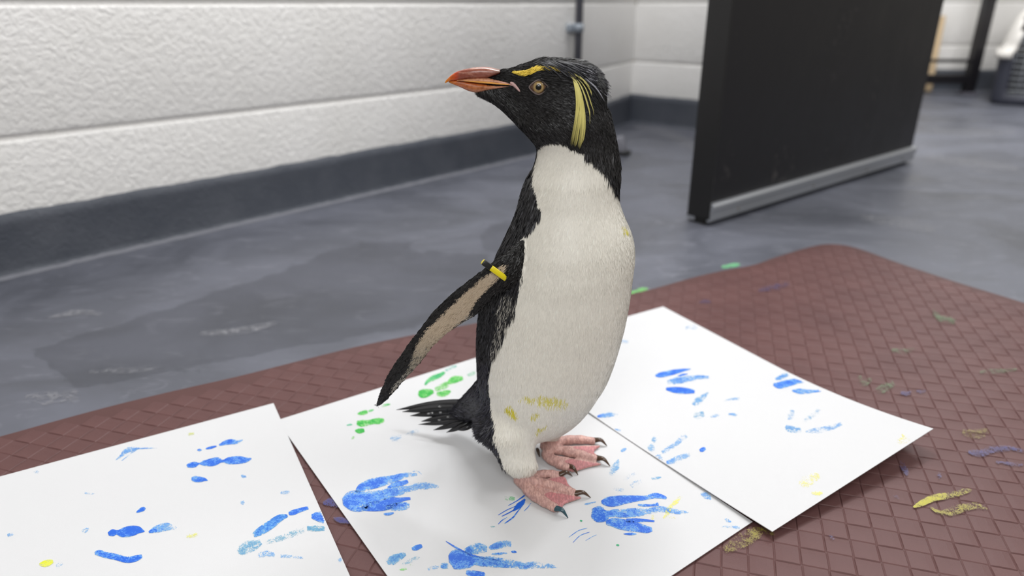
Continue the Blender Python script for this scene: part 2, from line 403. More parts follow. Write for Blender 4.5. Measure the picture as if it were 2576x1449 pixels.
# embossed cells
e1 = np.array([.0472, -.0136]); e1 = e1/np.linalg.norm(e1)*.0487; e2 = np.array([-e1[1], e1[0]])*-1
org = gp(2079, 1387.3, ZM)[:2]
def padmesh(kind):
    u_ = [0, .06, .3, .7, .94, 1]; v_ = [0, .035, .965, 1]
    V = []; Fc = []; L = .0487*S; g = .003
    for j, vv in enumerate(v_):
        for i, uu in enumerate(u_):
            z = .0005*(1 - abs(2*uu - 1)**5) + .0004 if 0 < uu < 1 else .0
            if vv in (0, 1): z = min(z, .0002)
            a = (g + (1 - 2*g)*uu - .5)*L; b = (g + (1 - 2*g)*vv - .5)*L
            V.append((a, b, z) if kind == 0 else (b, a, z))
    n = len(u_)
    for j in range(3):
        for i in range(n - 1):
            q = (j*n + i, j*n + i + 1, (j+1)*n + i + 1, (j+1)*n + i); Fc.append(q if kind == 0 else q[::-1])
    me = mesh('embossed_cell', V, Fc); me.materials.append(M_MAT); return me
pads = [padmesh(0), padmesh(1)]
ang = math.atan2(e1[1], e1[0]); cand = []
inner = mp.mean(0)
for i in range(-75, 30):
    for j in range(-60, 40):
        c = org + (e1*(i + .5) + e2*(j + .5))*S
        if not inpoly(c[None], mp)[0]: continue
        dmin = np.min(np.linalg.norm(mp - c, axis=1)); 
        q = proj([[c[0], c[1], ZM]])[0]
        if not (-260 < q[0] < 2836 and 300 < q[1] < 1700): continue
        if dmin < .019: continue
        hid = False
        for kk, (_, _, poly) in PAPERS.items():
            ctr = poly.mean(0); pin = ctr + (poly - ctr)*.9
            if inpoly(c[None], pin)[0]: hid = True
        if hid: continue
        vis = (0 < q[0] < 2576 and 0 < q[1] < 1449)
        cand.append((not vis, c[1], c, (i + j) % 2))
cand.sort(key=lambda t: (t[0], t[1]))
SV, SF = [], []
for t, (_, _, c, par) in enumerate(cand):
    M = Matrix.Translation((c[0], c[1], ZM - .0013)) @ Matrix.Rotation(ang, 4, 'Z')
    if t < 300:
        o = bpy.data.objects.new('embossed_cell', pads[par]); sc.collection.objects.link(o)
        o.parent = MATO; o.matrix_parent_inverse = Matrix.Translation(-MATO.location); o.matrix_basis = M
    else:
        k0 = len(SV); SV += xf([v_.co for v_ in pads[par].vertices], M); SF += [tuple(x + k0 for x in p.vertices) for p in pads[par].polygons]
for p in pads: p.polygons.foreach_set('use_smooth', [False]*len(p.polygons))
o = link('embossed_weave', mesh('weave', SV, SF), M_MAT, MATO, smooth=False); o['kind'] = 'stuff'
print('cells', len(cand))

matz = lambda x, y: ZM + .0007
strokes('paint_smear', [((1.2, .5), 0, [(2297, 1276, 2), (2318, 1266, 7), (2350, 1252, 8), (2390, 1246, 7), (2425, 1236, 7), (2446, 1233, 2)]), (.62, 0, [(2340, 1276, 2), (2368, 1290, 6), (2400, 1284, 11), (2450, 1272, 8), (2485, 1282, 3)])], M_OLIVE, matz, MATO, 'yellow paint smear on the brown mat')
strokes('paint_smear', [(.5, 0, [(1820, 1385, 8), (1850, 1368, 16), (1885, 1350, 18), (1920, 1335, 10), (1950, 1345, 5)]), (.5, 0, [(2420, 1085, 5), (2450, 1092, 12), (2490, 1085, 8)])], M_OLIVE, matz, MATO, 'yellow paint smear on the brown mat')
strokes('paint_smear', [(.62, 0, [(2435, 1135, 4), (2465, 1140, 9), (2500, 1130, 9), (2545, 1128, 6), (2576, 1135, 5)]), (.6, 0, [(2505, 1162, 3), (2530, 1166, 5), (2576, 1170, 4)]), (.55, 0, [(2262, 1160, 4), (2272, 1172, 8), (2284, 1196, 4)]), (.55, 0, [(2265, 987, 3), (2280, 990, 6), (2294, 985, 3)]), (.5, 0, [(2305, 982, 2), (2318, 986, 5), (2330, 980, 2)]), (.45, 0, [(1905, 730, 4), (1950, 722, 9), (1985, 712, 5)]), (.5, 0, [(2085, 1345, 3), (2094, 1352, 5), (2098, 1358, 2)]), (.5, 0, [(2360, 1188, 4), (2364, 1198, 5), (2362, 1204, 2)]), (.45, 0, [(1760, 760, 4), (1775, 758, 5), (1790, 762, 3)]), (.45, 0, [(2240, 1250, 3), (2256, 1250, 4), (2262, 1256, 2)])], M_NAVY, matz, MATO, 'dark blue paint spots on the brown mat')
strokes('paint_smear', [(.8, 0, [(812, 1266, 3), (832, 1263, 10), (856, 1266, 10), (872, 1270, 4)]), (.75, 0, [(838, 1303, 3), (856, 1308, 7), (884, 1312, 5), (898, 1312, 2)])], M_NAVY, matz, MATO, 'dark blue paint between two papers')
strokes('paint_smear', [(.5, 0, [(2160, 945, 4), (2170, 962, 9), (2195, 955, 6)]), (.45, 0, [(2200, 985, 6), (2228, 975, 11), (2250, 962, 7)]), (.55, 0, [(2345, 780, 4), (2365, 800, 8), (2405, 808, 7)]), (.4, 0, [(2240, 880, 4), (2270, 884, 8), (2300, 878, 4)]), (.45, 0, [(2465, 936, 4), (2500, 934, 6), (2560, 930, 4)])], M_MOSS, matz, MATO, 'faded green paint on the brown mat')

# ------------------------------------------------------------------ footprints on the papers
def prints(key, items):
    o, zf, _ = PAPERS[key]
    for nm, matl, lst in items: strokes(nm, lst, matl, zf, o)
FP = 'paint_footprint'
prints('l', [
 (FP, M_BLUE, [(1.0, 0, [(496, 1132, 1), (502, 1132, 3), (508, 1132, 1)]), (1.0, 0, [(517, 1129, 1.5), (530, 1126, 3), (545, 1122, 1.5)]), ((1.0, .7), 0, [(551, 1120, 2), (566, 1114, 5), (582, 1111, 6), (597, 1112, 4), (611, 1106, 1)]),
   (.95, 0, [(469, 1172, 3), (480, 1170, 6), (492, 1168, 6), (501, 1166, 2), (512, 1165, 6), (532, 1163, 9), (548, 1159, 8), (560, 1160, 3), (575, 1159, 8), (600, 1157, 9), (618, 1157, 6), (633, 1153, 1.5)]),
   (.95, 0, [(481, 1205, 4), (492, 1205, 7), (505, 1206, 6), (514, 1206, 4), (523, 1209, 1)])]),
 (FP, M_BLUE, [(.6, 0, [(290, 1158, .8), (303, 1148, 3), (318, 1134, 6), (335, 1129, 5), (350, 1128, 2), (395, 1127, .8)]), (.5, 0, [(305, 1160, .8), (330, 1140, 1.5), (345, 1130, 1.5)])]),
 (FP, M_BLUE, [(1.0, 0, [(343, 1289, 1.5), (352, 1284, 4), (360, 1280, 5), (366, 1278, 2)]), (1.05, 0, [(272, 1344, 4), (284, 1340, 8), (294, 1339, 5), (306, 1340, 10), (328, 1336, 12), (346, 1333, 9), (356, 1335, 5), (364, 1337, 1)]), ((.9, .5), 0, [(374, 1339, 2), (394, 1331, 8), (420, 1325, 9), (445, 1330, 4)]),
   (1.0, 0, [(238, 1393, 4), (250, 1391, 7), (266, 1396, 7), (292, 1401, 7), (318, 1408, 7), (340, 1405, 7), (358, 1398, 4)])]),
 (FP, M_BLUE, [((.7, 1.0), .12, [(637, 1347, 5), (652, 1338, 9), (680, 1320, 10), (704, 1303, 8), (724, 1297, 3)]), (1.0, 0, [(726, 1292, 4), (738, 1289, 6), (752, 1284, 5), (776, 1277, 4)]), (.5, .3, [(600, 1392, 8), (616, 1380, 14), (640, 1370, 12), (657, 1362, 6)]), (.36, .35, [(668, 1366, 5), (695, 1357, 7), (740, 1342, 8), (766, 1330, 6)]), (.55, .35, [(772, 1330, 6), (798, 1329, 7), (818, 1330, 5)]), (.5, 0, [(648, 1398, 5), (672, 1392, 8), (692, 1397, 4)]), (.36, 0, [(705, 1399, 4), (735, 1400, 4), (765, 1404, 2)]), (.95, 0, [(783, 1299, 5), (800, 1299, 11), (818, 1304, 12)])]),
 ('paint_smudge', M_YELLOW, [(.8, .35, [(99, 1420, 3), (116, 1417, 8), (134, 1411, 4)]), (.45, .2, [(468, 1350, 4), (482, 1347, 6), (498, 1344, 4)]), (.3, .5, [(472, 1093, 3), (480, 1092, 4), (489, 1090, 2)])]),
 ('paint_smudge', M_BLUE, [(.45, 0, [(604, 1262, 3), (610, 1264, 5), (615, 1266, 3)]), (.4, 0, [(206, 1338, 3), (215, 1334, 6), (224, 1329, 3)]), (.5, 0, [(606, 1197, 3), (614, 1199, 4), (620, 1201, 2)]), (.36, 0, [(18, 1346, 4), (26, 1345, 5), (34, 1345, 3)]), (.3, 0, [(84, 1187, 2), (92, 1187, 4), (99, 1187, 2)]), (.3, 0, [(705, 1240, 3), (718, 1238, 5), (730, 1237, 3)]), (.3, 0, [(212, 1240, 2), (228, 1242, 2), (244, 1241, 1)]), (.3, 0, [(140, 1425, 4), (150, 1421, 6), (158, 1416, 3)]), (.35, 0, [(850, 1412, 4), (858, 1408, 6), (864, 1403, 3)])])])
prints('c', [
 (FP, M_BLUE, [((1.0, .7), 0, [(895, 1239, 3), (910, 1226, 9), (940, 1216, 12), (984, 1206, 9), (1018, 1196, 6), (1050, 1193, 3)]), (.85, 0, [(974, 1227, 2), (994, 1219, 6), (1010, 1216, 6), (1027, 1210, 4)]), ((1.0, .5), 0, [(861, 1262, 8), (880, 1260, 21), (905, 1260, 24), (926, 1256, 19), (952, 1248, 13), (980, 1240, 11), (1010, 1234, 10), (1030, 1229, 7), (1052, 1224, 9), (1078, 1222, 8), (1106, 1224, 2)]), (1.1, 0, [(909, 1279, 5), (930, 1275, 10), (960, 1272, 12), (985, 1264, 13), (1005, 1258, 6), (1020, 1255, 4), (1033, 1254, 3)]), (.75, 0, [(970, 1277, 4), (996, 1275, 9), (1018, 1273, 9), (1031, 1272, 5)]), (.8, 0, [(965, 1293, 2), (977, 1293, 3.5), (991, 1290, 2)]), (.5, 0, [(1037, 1186, 1), (1050, 1185, 1), (1061, 1193, 1)])]),
 (FP, M_BLUE, [(.62, .2, [(974, 1417, 7), (990, 1408, 11), (1006, 1400, 8), (1021, 1392, 4)]), (.95, .1, [(1036, 1381, 3), (1047, 1378, 6), (1062, 1372, 4)]), (.4, 0, [(1075, 1432, 4), (1092, 1427, 5), (1106, 1424, 4)]), (.7, .1, [(1108, 1422, 6), (1117, 1423, 7), (1128, 1423, 6)]), (.35, .3, [(1010, 1420, 3), (1030, 1412, 5), (1055, 1400, 4)])]),
 (FP, M_BLUE, [((1.0, .5), 0, [(1128, 1407, 8), (1142, 1406, 21), (1160, 1409, 21), (1180, 1412, 15), (1193, 1411, 9), (1208, 1412, 11), (1232, 1413, 12), (1262, 1416, 11), (1290, 1419, 9), (1320, 1423, 8), (1348, 1421, 8), (1378, 1423, 6), (1408, 1428, 1)]), ((.85, .6), .08, [(1169, 1385, 4), (1184, 1383, 10), (1206, 1379, 12), (1226, 1380, 7)]), (.7, 0, [(1230, 1379, 4), (1250, 1373, 8), (1270, 1368, 8), (1287, 1369, 6)]), (1.05, 0, [(1121, 1361, .8), (1150, 1379, 2.2), (1180, 1394, 2.2), (1212, 1403, 2.2), (1255, 1409, 1.2)]), (.8, 0, [(1236, 1394, 1.5), (1254, 1393, 3), (1276, 1391, 1.5)]), (.8, 0, [(1286, 1388, 1.5), (1292, 1388, 3), (1300, 1389, 1.5)]), (.95, 0, [(1172, 1439, 4), (1192, 1445, 9), (1220, 1450, 9)])]),
 (FP, M_BLUE, [(1.0, 0, [(1512, 1263, 3), (1526, 1262, 10), (1545, 1261, 12), (1570, 1257, 10), (1600, 1254, 7), (1625, 1252, 5), (1640, 1248, 6), (1655, 1247, 6), (1678, 1253, 3)]), (.8, 0, [(1604, 1270, 2), (1620, 1271, 3), (1640, 1271, 2.5), (1657, 1268, 5)]), ((1.0, .5), 0, [(1487, 1291, 10), (1504, 1293, 18), (1519, 1296, 15), (1532, 1293, 8), (1546, 1291, 9), (1570, 1291, 10), (1600, 1289, 10), (1630, 1286, 7), (1660, 1281, 7), (1685, 1284, 6), (1710, 1288, 5), (1737, 1288, 1)]), (.95, 0, [(1524, 1316, 4), (1540, 1314, 10), (1560, 1318, 12), (1585, 1323, 12), (1610, 1328, 10), (1628, 1332, 8), (1641, 1331, 5)]), (1.15, 0, [(1575, 1309, 4), (1600, 1309, 5), (1622, 1309, 3), (1647, 1311, 2)]), (.9, 0, [(1568, 1343, 1), (1587, 1343, 3), (1602, 1343, 1)]), (.5, 0, [(1470, 1268, 1.5), (1480, 1267, 2.5), (1500, 1262, 1)])]),
 (FP, M_BLUE, [(1.3, 0, [(1290, 1286, 1), (1304, 1273, 6), (1313, 1265, 5), (1321, 1255, 2)]), (1.3, 0, [(1262, 1299, .8), (1280, 1290, 1.2), (1294, 1282, 1.2)]), (1.1, 0, [(1253, 1296, .7), (1275, 1283, .9), (1300, 1272, .7)]), (1.1, 0, [(1253, 1319, .7), (1263, 1309, 1), (1276, 1301, .7)]), (1.0, 0, [(1269, 1317, 1), (1290, 1302, 1.6), (1302, 1287, 1.3), (1322, 1262, .9)]), (1.2, 0, [(1278, 1272, .7), (1300, 1260, 1), (1320, 1246, 1.8)]), (.9, 0, [(1318, 1286, .6), (1328, 1276, .9), (1336, 1265, .6)])]),
 ('paint_smudge', M_BLUE, [(.95, 0, [(1441, 1365, .5), (1460, 1347, .8), (1484, 1338, .5)]), (.8, 0, [(1430, 1352, .5), (1455, 1335, .8), (1478, 1328, .5)]), (.8, 0, [(1473, 1360, .5), (1488, 1351, .7), (1501, 1345, .5)])]),
 (FP, M_BLUE, [(.5, .1, [(1537, 1199, 4), (1542, 1184, 9), (1550, 1172, 8), (1556, 1155, 2)]), (.55, 0, [(1562, 1136, 2), (1568, 1132, 4), (1576, 1128, 2)]), (.5, .2, [(1638, 1204, 2), (1650, 1203, 3.5), (1664, 1200, 1)]), (.24, 0, [(1585, 1222, 5), (1600, 1217, 8), (1617, 1210, 4)]), (.26, 0, [(1540, 1225, 4), (1555, 1230, 6), (1572, 1235, 4)]), (.24, 0, [(1570, 1210, 4), (1580, 1200, 5), (1600, 1190, 3)])]),
 ('paint_smudge', M_BLUE, [(.5, 0, [(1762, 1243, 3), (1775, 1246, 8), (1790, 1256, 3)]), (.6, 0, [(1822, 1306, 2), (1830, 1309, 4), (1840, 1313, 1)]), (.4, 0, [(1815, 1325, 2), (1830, 1325, 3), (1862, 1328, 5)]), (.24, 0, [(980, 1104, 5), (995, 1102, 8), (1010, 1096, 4)]), (.22, 0, [(1020, 1095, 3), (1040, 1088, 8), (1055, 1084, 5)]), (.3, .6, [(1232, 1325, 1.5), (1238, 1325, 2), (1246, 1324, 1)])]),
 ('paint_smudge', M_YELLOW, [(.5, 0, [(1668, 1304, 2), (1677, 1295, 5), (1683, 1280, 6), (1692, 1270, 4), (1703, 1259, 6), (1717, 1246, 2)]), (.35, 0, [(1640, 1308, 2), (1642, 1300, 4), (1643, 1294, 2)]), (.4, 0, [(1678, 1298, 3), (1690, 1302, 4), (1700, 1304, 2)])]),
 (FP, M_GREEN, [(.9, .12, [(1069, 969, 2), (1076, 959, 4), (1090, 951, 6), (1106, 944, 5), (1119, 936, 3)]), (.5, .5, [(1120, 933, 3), (1133, 926, 4), (1150, 920, 2)]), (1.0, 0, [(1052, 988, 5), (1062, 990, 10), (1075, 988, 9), (1091, 984, 4)]), (.6, 0, [(1093, 981, 4), (1110, 974, 7), (1128, 965, 7)]), (.85, 0, [(1126, 965, 4), (1140, 956, 8), (1152, 953, 7), (1165, 951, 4)]), (.75, 0, [(1098, 991, 4), (1112, 991, 7), (1125, 987, 6), (1134, 983, 2)]), (.45, .3, [(1176, 945, 3), (1186, 941, 5), (1200, 936, 4)])]),
 (FP, M_GREEN, [(.85, 0, [(899, 1041, 2), (912, 1039, 5), (925, 1035, 4)]), (.8, .1, [(926, 1035, 1.5), (933, 1033, 2.5), (941, 1030, 1)]), (.9, 0, [(897, 1064, 5), (912, 1065, 8), (928, 1063, 6), (940, 1060, 6), (953, 1059, 7), (967, 1057, 4)]), (1.0, 0, [(893, 1083, 2), (904, 1084, 6), (917, 1082, 4)]), (.8, .3, [(872, 1070, 1), (880, 1068, 2), (887, 1068, 1)]), (.4, 0, [(884, 1105, 1), (888, 1101, 3), (893, 1098, 1)]), (.6, .1, [(958, 1022, 2), (966, 1020, 3), (982, 1016, 2)])]),
 ('paint_smudge', M_GREEN, [(.42, .2, [(1268, 1252, 3), (1280, 1254, 5), (1296, 1255, 5)]), (1.2, .2, [(1459, 1309, 1.5), (1462, 1310, 2), (1465, 1310, 1.5)]), (1.2, .2, [(1550, 1371, 1.5), (1554, 1371, 2.2), (1558, 1372, 1.5)]), (.5, 0, [(1030, 1422, 1.5), (1037, 1421, 3), (1043, 1419, 1.5)]), (.6, 0, [(1005, 1434, 2), (1015, 1432, 3), (1023, 1430, 2)])]),
])
prints('r', [
 (FP, M_BLUE, [(1.0, 0, [(1648, 945, 2), (1662, 943, 6), (1690, 937, 6), (1714, 932, 4), (1738, 928, 1)]), ((.65, .6), 0, [(1678, 962, 4), (1700, 958, 8), (1730, 953, 7), (1760, 949, 5), (1785, 949, 3)]), (1.05, 0, [(1675, 978, 3), (1698, 981, 7), (1724, 983, 7), (1748, 985, 4)]), (.8, 0, [(1705, 946, 1), (1716, 943, 2.5), (1730, 940, 1)])]),
 (FP, M_BLUE, [((.7, .5), .05, [(1950, 954, 3), (1968, 948, 6), (1984, 938, 6), (2000, 934, 3)]), ((1.05, .5), 0, [(1945, 967, 3), (1962, 969, 8), (1985, 963, 8), (2010, 958, 6), (2040, 954, 5), (2062, 950, 3)]), (.75, 0, [(1992, 982, 2), (2010, 984, 6), (2030, 985, 5), (2060, 983, 2.5), (2098, 977, 2)])]),
 (FP, M_BLUE, [(.55, .1, [(1743, 1019, 4), (1754, 1010, 8), (1768, 999, 6), (1783, 987, 2)]), (.36, .2, [(1745, 1042, 6), (1757, 1046, 8), (1772, 1040, 7)]), (.42, 0, [(1814, 1011, 1), (1838, 1004, 3), (1862, 1003, 3)]), (.4, 0, [(1786, 1048, 3), (1798, 1046, 4), (1812, 1043, 3)]), (.5, 0, [(1831, 1043, 3), (1842, 1043, 4), (1856, 1044, 3)])]),
 (FP, M_BLUE, [(.38, 0, [(1983, 1056, 4), (1990, 1044, 8), (1994, 1030, 4)]), (.5, .1, [(1976, 1072, 4), (1990, 1080, 8), (2016, 1082, 5)]), (.4, 0, [(2026, 1085, 3), (2056, 1083, 7), (2090, 1076, 6), (2120, 1065, 4)]), (.32, .1, [(2018, 1063, 4), (2040, 1048, 6), (2064, 1030, 6)])]),
 (FP, M_BLUE, [(.42, .1, [(1630, 1130, 6), (1640, 1126, 10), (1648, 1124, 6)]), (.4, .1, [(1640, 1102, 4), (1646, 1106, 7), (1648, 1114, 3)]), (.55, 0, [(1646, 1151, 4), (1656, 1152, 9), (1664, 1161, 6)]), (.42, 0, [(1666, 1140, 5), (1680, 1130, 6), (1700, 1117, 5), (1712, 1105, 7), (1728, 1095, 5)]), ((.75, .3), 0, [(1676, 1163, 3), (1688, 1161, 6), (1710, 1152, 7), (1738, 1142, 5)]), (.85, 0, [(1760, 1134, 3), (1767, 1131, 5), (1775, 1127, 3)])]),
 ('paint_smudge', M_BLUE, [((.8, .4), 0, [(1502, 1048, 2), (1518, 1045, 5), (1536, 1043, 6), (1556, 1043, 1)]), (.55, 0, [(1541, 1084, 3), (1550, 1084, 5), (1563, 1083, 2)]), (.3, 0, [(1724, 828, 3), (1735, 822, 6), (1756, 826, 4)]), (.26, 0, [(1560, 860, 3), (1570, 860, 5), (1582, 861, 3)])]),
 ('paint_smudge', M_YELLOW, [(.34, 0, [(2010, 1220, 8), (2030, 1210, 14), (2062, 1196, 8)]), (.42, 0, [(2040, 1240, 3), (2055, 1241, 6), (2070, 1239, 3)]), (.45, 0, [(2268, 1093, 3), (2275, 1094, 5), (2282, 1092, 3)]), (.3, 0, [(2255, 1110, 4), (2275, 1108, 10), (2290, 1102, 5)])]),
])

# ------------------------------------------------------------------ penguin
YP = 1.352*S                      # depth of the body's middle
def hring(py, xl, xr, dy, kd, n=40, sq=1.0):
    c = vp((xl + xr)/2, py, YP + dy*S); m = pxm(c); hw = (xr - xl)/2*m; hd = hw*kd
    return [c + np.array([hw*math.copysign(abs(math.cos(a))**sq, math.cos(a)), hd*math.copysign(abs(math.sin(a))**sq, math.sin(a)), 0]) for a in np.linspace(0, 2*math.pi, n, endpoint=False)]
rows = [(270, 1300, 1530, .72), (300, 1291, 1538, .72), (325, 1312, 1544, .74), (345, 1330, 1548, .76), (365, 1347, 1552, .8), (380, 1351, 1554, .82), (400, 1349, 1556, .84), (420, 1343, 1558, .86), (440, 1332, 1558, .88), (465, 1321, 1556, .9), (485, 1314, 1555, .92), (510, 1307, 1559, .93), (540, 1298, 1569, .95), (575, 1284, 1584, .95), (605, 1270, 1592, .95), (635, 1256, 1595, .94), (665, 1243, 1593, .94), (700, 1230, 1589, .93), (745, 1216, 1583, .93), (790, 1207, 1575, .93), (825, 1203, 1567, .93), (865, 1201, 1556, .94), (905, 1202, 1543, .95), (940, 1203, 1529, .96), (975, 1206, 1509, .97), (1008, 1213, 1487, .97), (1035, 1224, 1464, .96), (1055, 1238, 1442, .94), (1070, 1256, 1420, .9), (1080, 1280, 1400, .85)]
body = [loft([hring(y, a, b, 0, k) for y, a, b, k in spline(rows, 90)])]
def head_ring(px, yt, yb, hd, n=36, dy=0):
    t = vp(px, yt, YP + dy*S); b = vp(px, yb, YP + dy*S); c = (t + b)/2; hv = (t - b)/2; h = hd*pxm(c)
    return [c + hv*math.cos(a) + np.array([0, h*math.sin(a), 0]) for a in np.linspace(0, 2*math.pi, n, endpoint=False)]
hst = [(1196, 216, 234, 9), (1215, 204, 246, 15), (1236, 190, 258, 22), (1257, 177, 273, 26), (1285, 172, 298, 36), (1315, 162, 330, 50), (1345, 152, 356, 65), (1380, 149, 372, 74), (1415, 149, 372, 78), (1450, 152, 362, 76), (1480, 162, 345, 68), (1498, 174, 325, 58), (1512, 192, 300, 44), (1523, 222, 275, 22)]
body.append(loft([head_ring(*s) for s in hst]))
ank_n = gp(1312, 1190, ZP + .012); ank_f = gp(1378, 1108, ZP + .012)
dn = (ank_n[1] - YP)/S; df = (ank_f[1] - YP)/S
lrows = [(965, 1224, 1420, .78, -.03), (1000, 1216, 1390, .84, -.042), (1030, 1208, 1368, .84, -.05), (1055, 1201, 1356, .8, dn*.72), (1072, 1198, 1352, .76, dn*.8), (1085, 1200, 1350, .72, dn*.86), (1102, 1216, 1346, .7, dn*.92), (1120, 1234, 1344, .72, dn*.97), (1140, 1246, 1348, .76, dn), (1160, 1257, 1352, .8, dn), (1176, 1270, 1349, .8, dn), (1188, 1284, 1340, .8, dn)]
body.append(loft([hring(y, a, b, d, k) for y, a, b, k, d in spline(lrows, 40)]))
frows = [(1005, 1330, 1480, .8, df*.4), (1040, 1335, 1458, .75, df*.7), (1062, 1340, 1438, .75, df*.9), (1082, 1345, 1422, .8, df), (1098, 1352, 1413, .8, df), (1110, 1360, 1404, .8, df)]
body.append(loft([hring(y, a, b, d, k) for y, a, b, k, d in frows]))
# rump running out to the tail root
rp = [(1262, 985, 70, .0), (1225, 1005, 50, .03), (1195, 1020, 38, .06), (1168, 1032, 27, .085), (1142, 1038, 18, .1)]
body.append(tube([vp(x, y, YP + d*S) for x, y, r_, d in rp], [r_*pxm(vp(x, y, YP)) for x, y, r_, d in rp], 24, 1.0))
# flipper
FT = [(1318, 600), (1290, 622), (1262, 642), (1217, 676), (1173, 708), (1129, 743), (1090, 781), (1059, 822), (1027, 863), (998, 905), (973, 943), (957, 981), (946, 1014)]
FB = [(1300, 720), (1275, 728), (1251, 740), (1229, 763), (1198, 793), (1160, 816), (1122, 842), (1088, 874), (1060, 912), (1030, 944), (1000, 979), (973, 1009), (951, 1023)]
FD = [-.085, -.095, -.1, -.1, -.098, -.095, -.092, -.09, -.088, -.086, -.084, -.082, -.08]; FH = [.03, .026, .02, .015, .0125, .011, .0105, .0098, .009, .0082, .0074, .0066, .005]
rings = []; fl_mid = []
for (a, b, d, h) in zip(FT, FB, FD, FH):
    t = vp(*a, YP + d*S); bb = vp(*b, YP + d*S); c = (t + bb)/2; hv = (t - bb)/2; fl_mid.append(c)
    ax = np.array([.62, .06, .78]); nn = np.cross(hv, ax); nn /= np.linalg.norm(nn)
    rings.append([c + hv*math.cos(q) + nn*h*S*.75*math.copysign(abs(math.sin(q))**1.0, math.sin(q)) for q in np.linspace(0, 2*math.pi, 28, endpoint=False)])
flip = loft(rings); body.append(flip)
tmp = link('tmp_body', mesh('tmp', *join(body)))
md = tmp.modifiers.new('r', 'REMESH'); md.mode = 'VOXEL'; md.voxel_size = .0017
md = tmp.modifiers.new('s', 'SMOOTH'); md.factor = .5; md.iterations = 14
dg = bpy.context.evaluated_depsgraph_get(); bme = bpy.data.meshes.new_from_object(tmp.evaluated_get(dg)); bme.name = 'penguin_body'
bpy.data.objects.remove(tmp)
t2 = link('tmp_body', bme); nv = len(bme.vertices); X_ = np.empty(nv*3, np.float32); bme.vertices.foreach_get('co', X_); X_ = X_.reshape(-1, 3).astype(float); q_ = proj(X_)
isf = (q_[:, 0] < 1300) & (q_[:, 1] < 1030) & (X_[:, 1] < YP - .06*S)
for nm_, m_, it_ in (('torso', (q_[:, 1] > 410) & (q_[:, 1] < 1000) & (q_[:, 0] > 1225) & ~isf, 30), ('thigh', (q_[:, 1] > 985) & (q_[:, 1] < 1165) & (q_[:, 0] > 1210), 90)):
    vg = t2.vertex_groups.new(name=nm_); vg.add([int(i) for i in np.nonzero(m_)[0]], 1.0, 'REPLACE')
    md = t2.modifiers.new(nm_, 'SMOOTH'); md.factor = .5; md.iterations = it_; md.vertex_group = nm_
b2 = bpy.data.meshes.new_from_object(t2.evaluated_get(bpy.context.evaluated_depsgraph_get())); bpy.data.objects.remove(t2); bpy.data.meshes.remove(bme); bme = b2; bme.name = 'penguin_body'
nv = len(bme.vertices); BV = np.empty(nv*3, np.float32); bme.vertices.foreach_get('co', BV); BV = BV.reshape(-1, 3).astype(float)
BN = np.empty(nv*3, np.float32); bme.vertices.foreach_get('normal', BN); BN = BN.reshape(-1, 3).astype(float)
bme.calc_loop_triangles(); tri = np.empty(len(bme.loop_triangles)*3, np.int32); bme.loop_triangles.foreach_get('vertices', tri); tri = tri.reshape(-1, 3)
print('body verts', nv)
bvh = BVHTree.FromPolygons([Vector(v) for v in BV], [tuple(t) for t in tri])
CAM = np.array([0, 0, S])
def surf(px, py, off=0.0):
    d = Vector(ray(px, py)).normalized(); h = bvh.ray_cast(Vector(CAM), d)
    if h[0] is None:
        p = vp(px, py, YP); q = bvh.find_nearest(Vector(p)); return np.array(p), np.array(q[1])
    return np.array(h[0]) + np.array(h[1])*off, np.array(h[1])
flb = BVHTree.FromPolygons([Vector(v) for v in flip[0]], flip[1]); 
bdb = BVHTree.FromPolygons([Vector(v) for p in [join(body[:-1])] for v in p[0]], join(body[:-1])[1])

WHITE = [(1348, 369), (1356, 361), (1369, 354), (1389, 353), (1411, 354), (1433, 364), (1455, 375), (1473, 381), (1493, 389), (1504, 403), (1517, 418), (1530, 440), (1542, 456), (1556, 482), (1750, 500), (1750, 1300), (1275, 1200), (1267, 1176), (1257, 1150), (1248, 1110), (1242, 1068), (1235, 1040), (1230, 1000), (1227, 960), (1228, 925), (1236, 898), (1250, 876), (1266, 845), (1278, 805), (1296, 782), (1300, 750), (1305, 715), (1312, 690), (1314, 660), (1308, 630), (1308, 597), (1322, 583), (1339, 569), (1354, 549), (1362, 528), (1354, 512), (1350, 485), (1340, 456), (1342, 424), (1346, 398)]
def z3(L): return [(900 + x/3.15, 600 + y/3.15) for x, y in L]
STRIPE = z3([(1105, 232), (1170, 204), (1195, 225), (1085, 345), (1005, 425), (925, 515), (885, 600), (790, 680), (720, 760), (620, 870), (520, 990), (420, 1085), (385, 1090), (430, 960), (480, 830), (560, 710), (700, 575), (850, 430), (1000, 305)])
SPECK = [(1262, 740), (1300, 745), (1296, 790), (1276, 820), (1264, 860), (1244, 890), (1236, 880), (1246, 830), (1256, 780)]
YEL = [[(1268, 1012), (1284, 1010), (1292, 1022), (1302, 1040), (1296, 1044), (1280, 1030), (1268, 1024)], [(1311, 990), (1322, 988), (1345, 992), (1368, 984), (1380, 990), (1400, 990), (1432, 1005), (1420, 1014), (1390, 1012), (1375, 1018), (1362, 1006), (1330, 1000), (1314, 996)], [(1338, 1032), (1352, 1022), (1360, 1024), (1350, 1040), (1340, 1046), (1334, 1042)], [(1346, 1080), (1358, 1068), (1376, 1062), (1382, 1066), (1366, 1072), (1352, 1086), (1345, 1092)], [(1562, 564), (1572, 566), (1574, 576), (1566, 576)]]
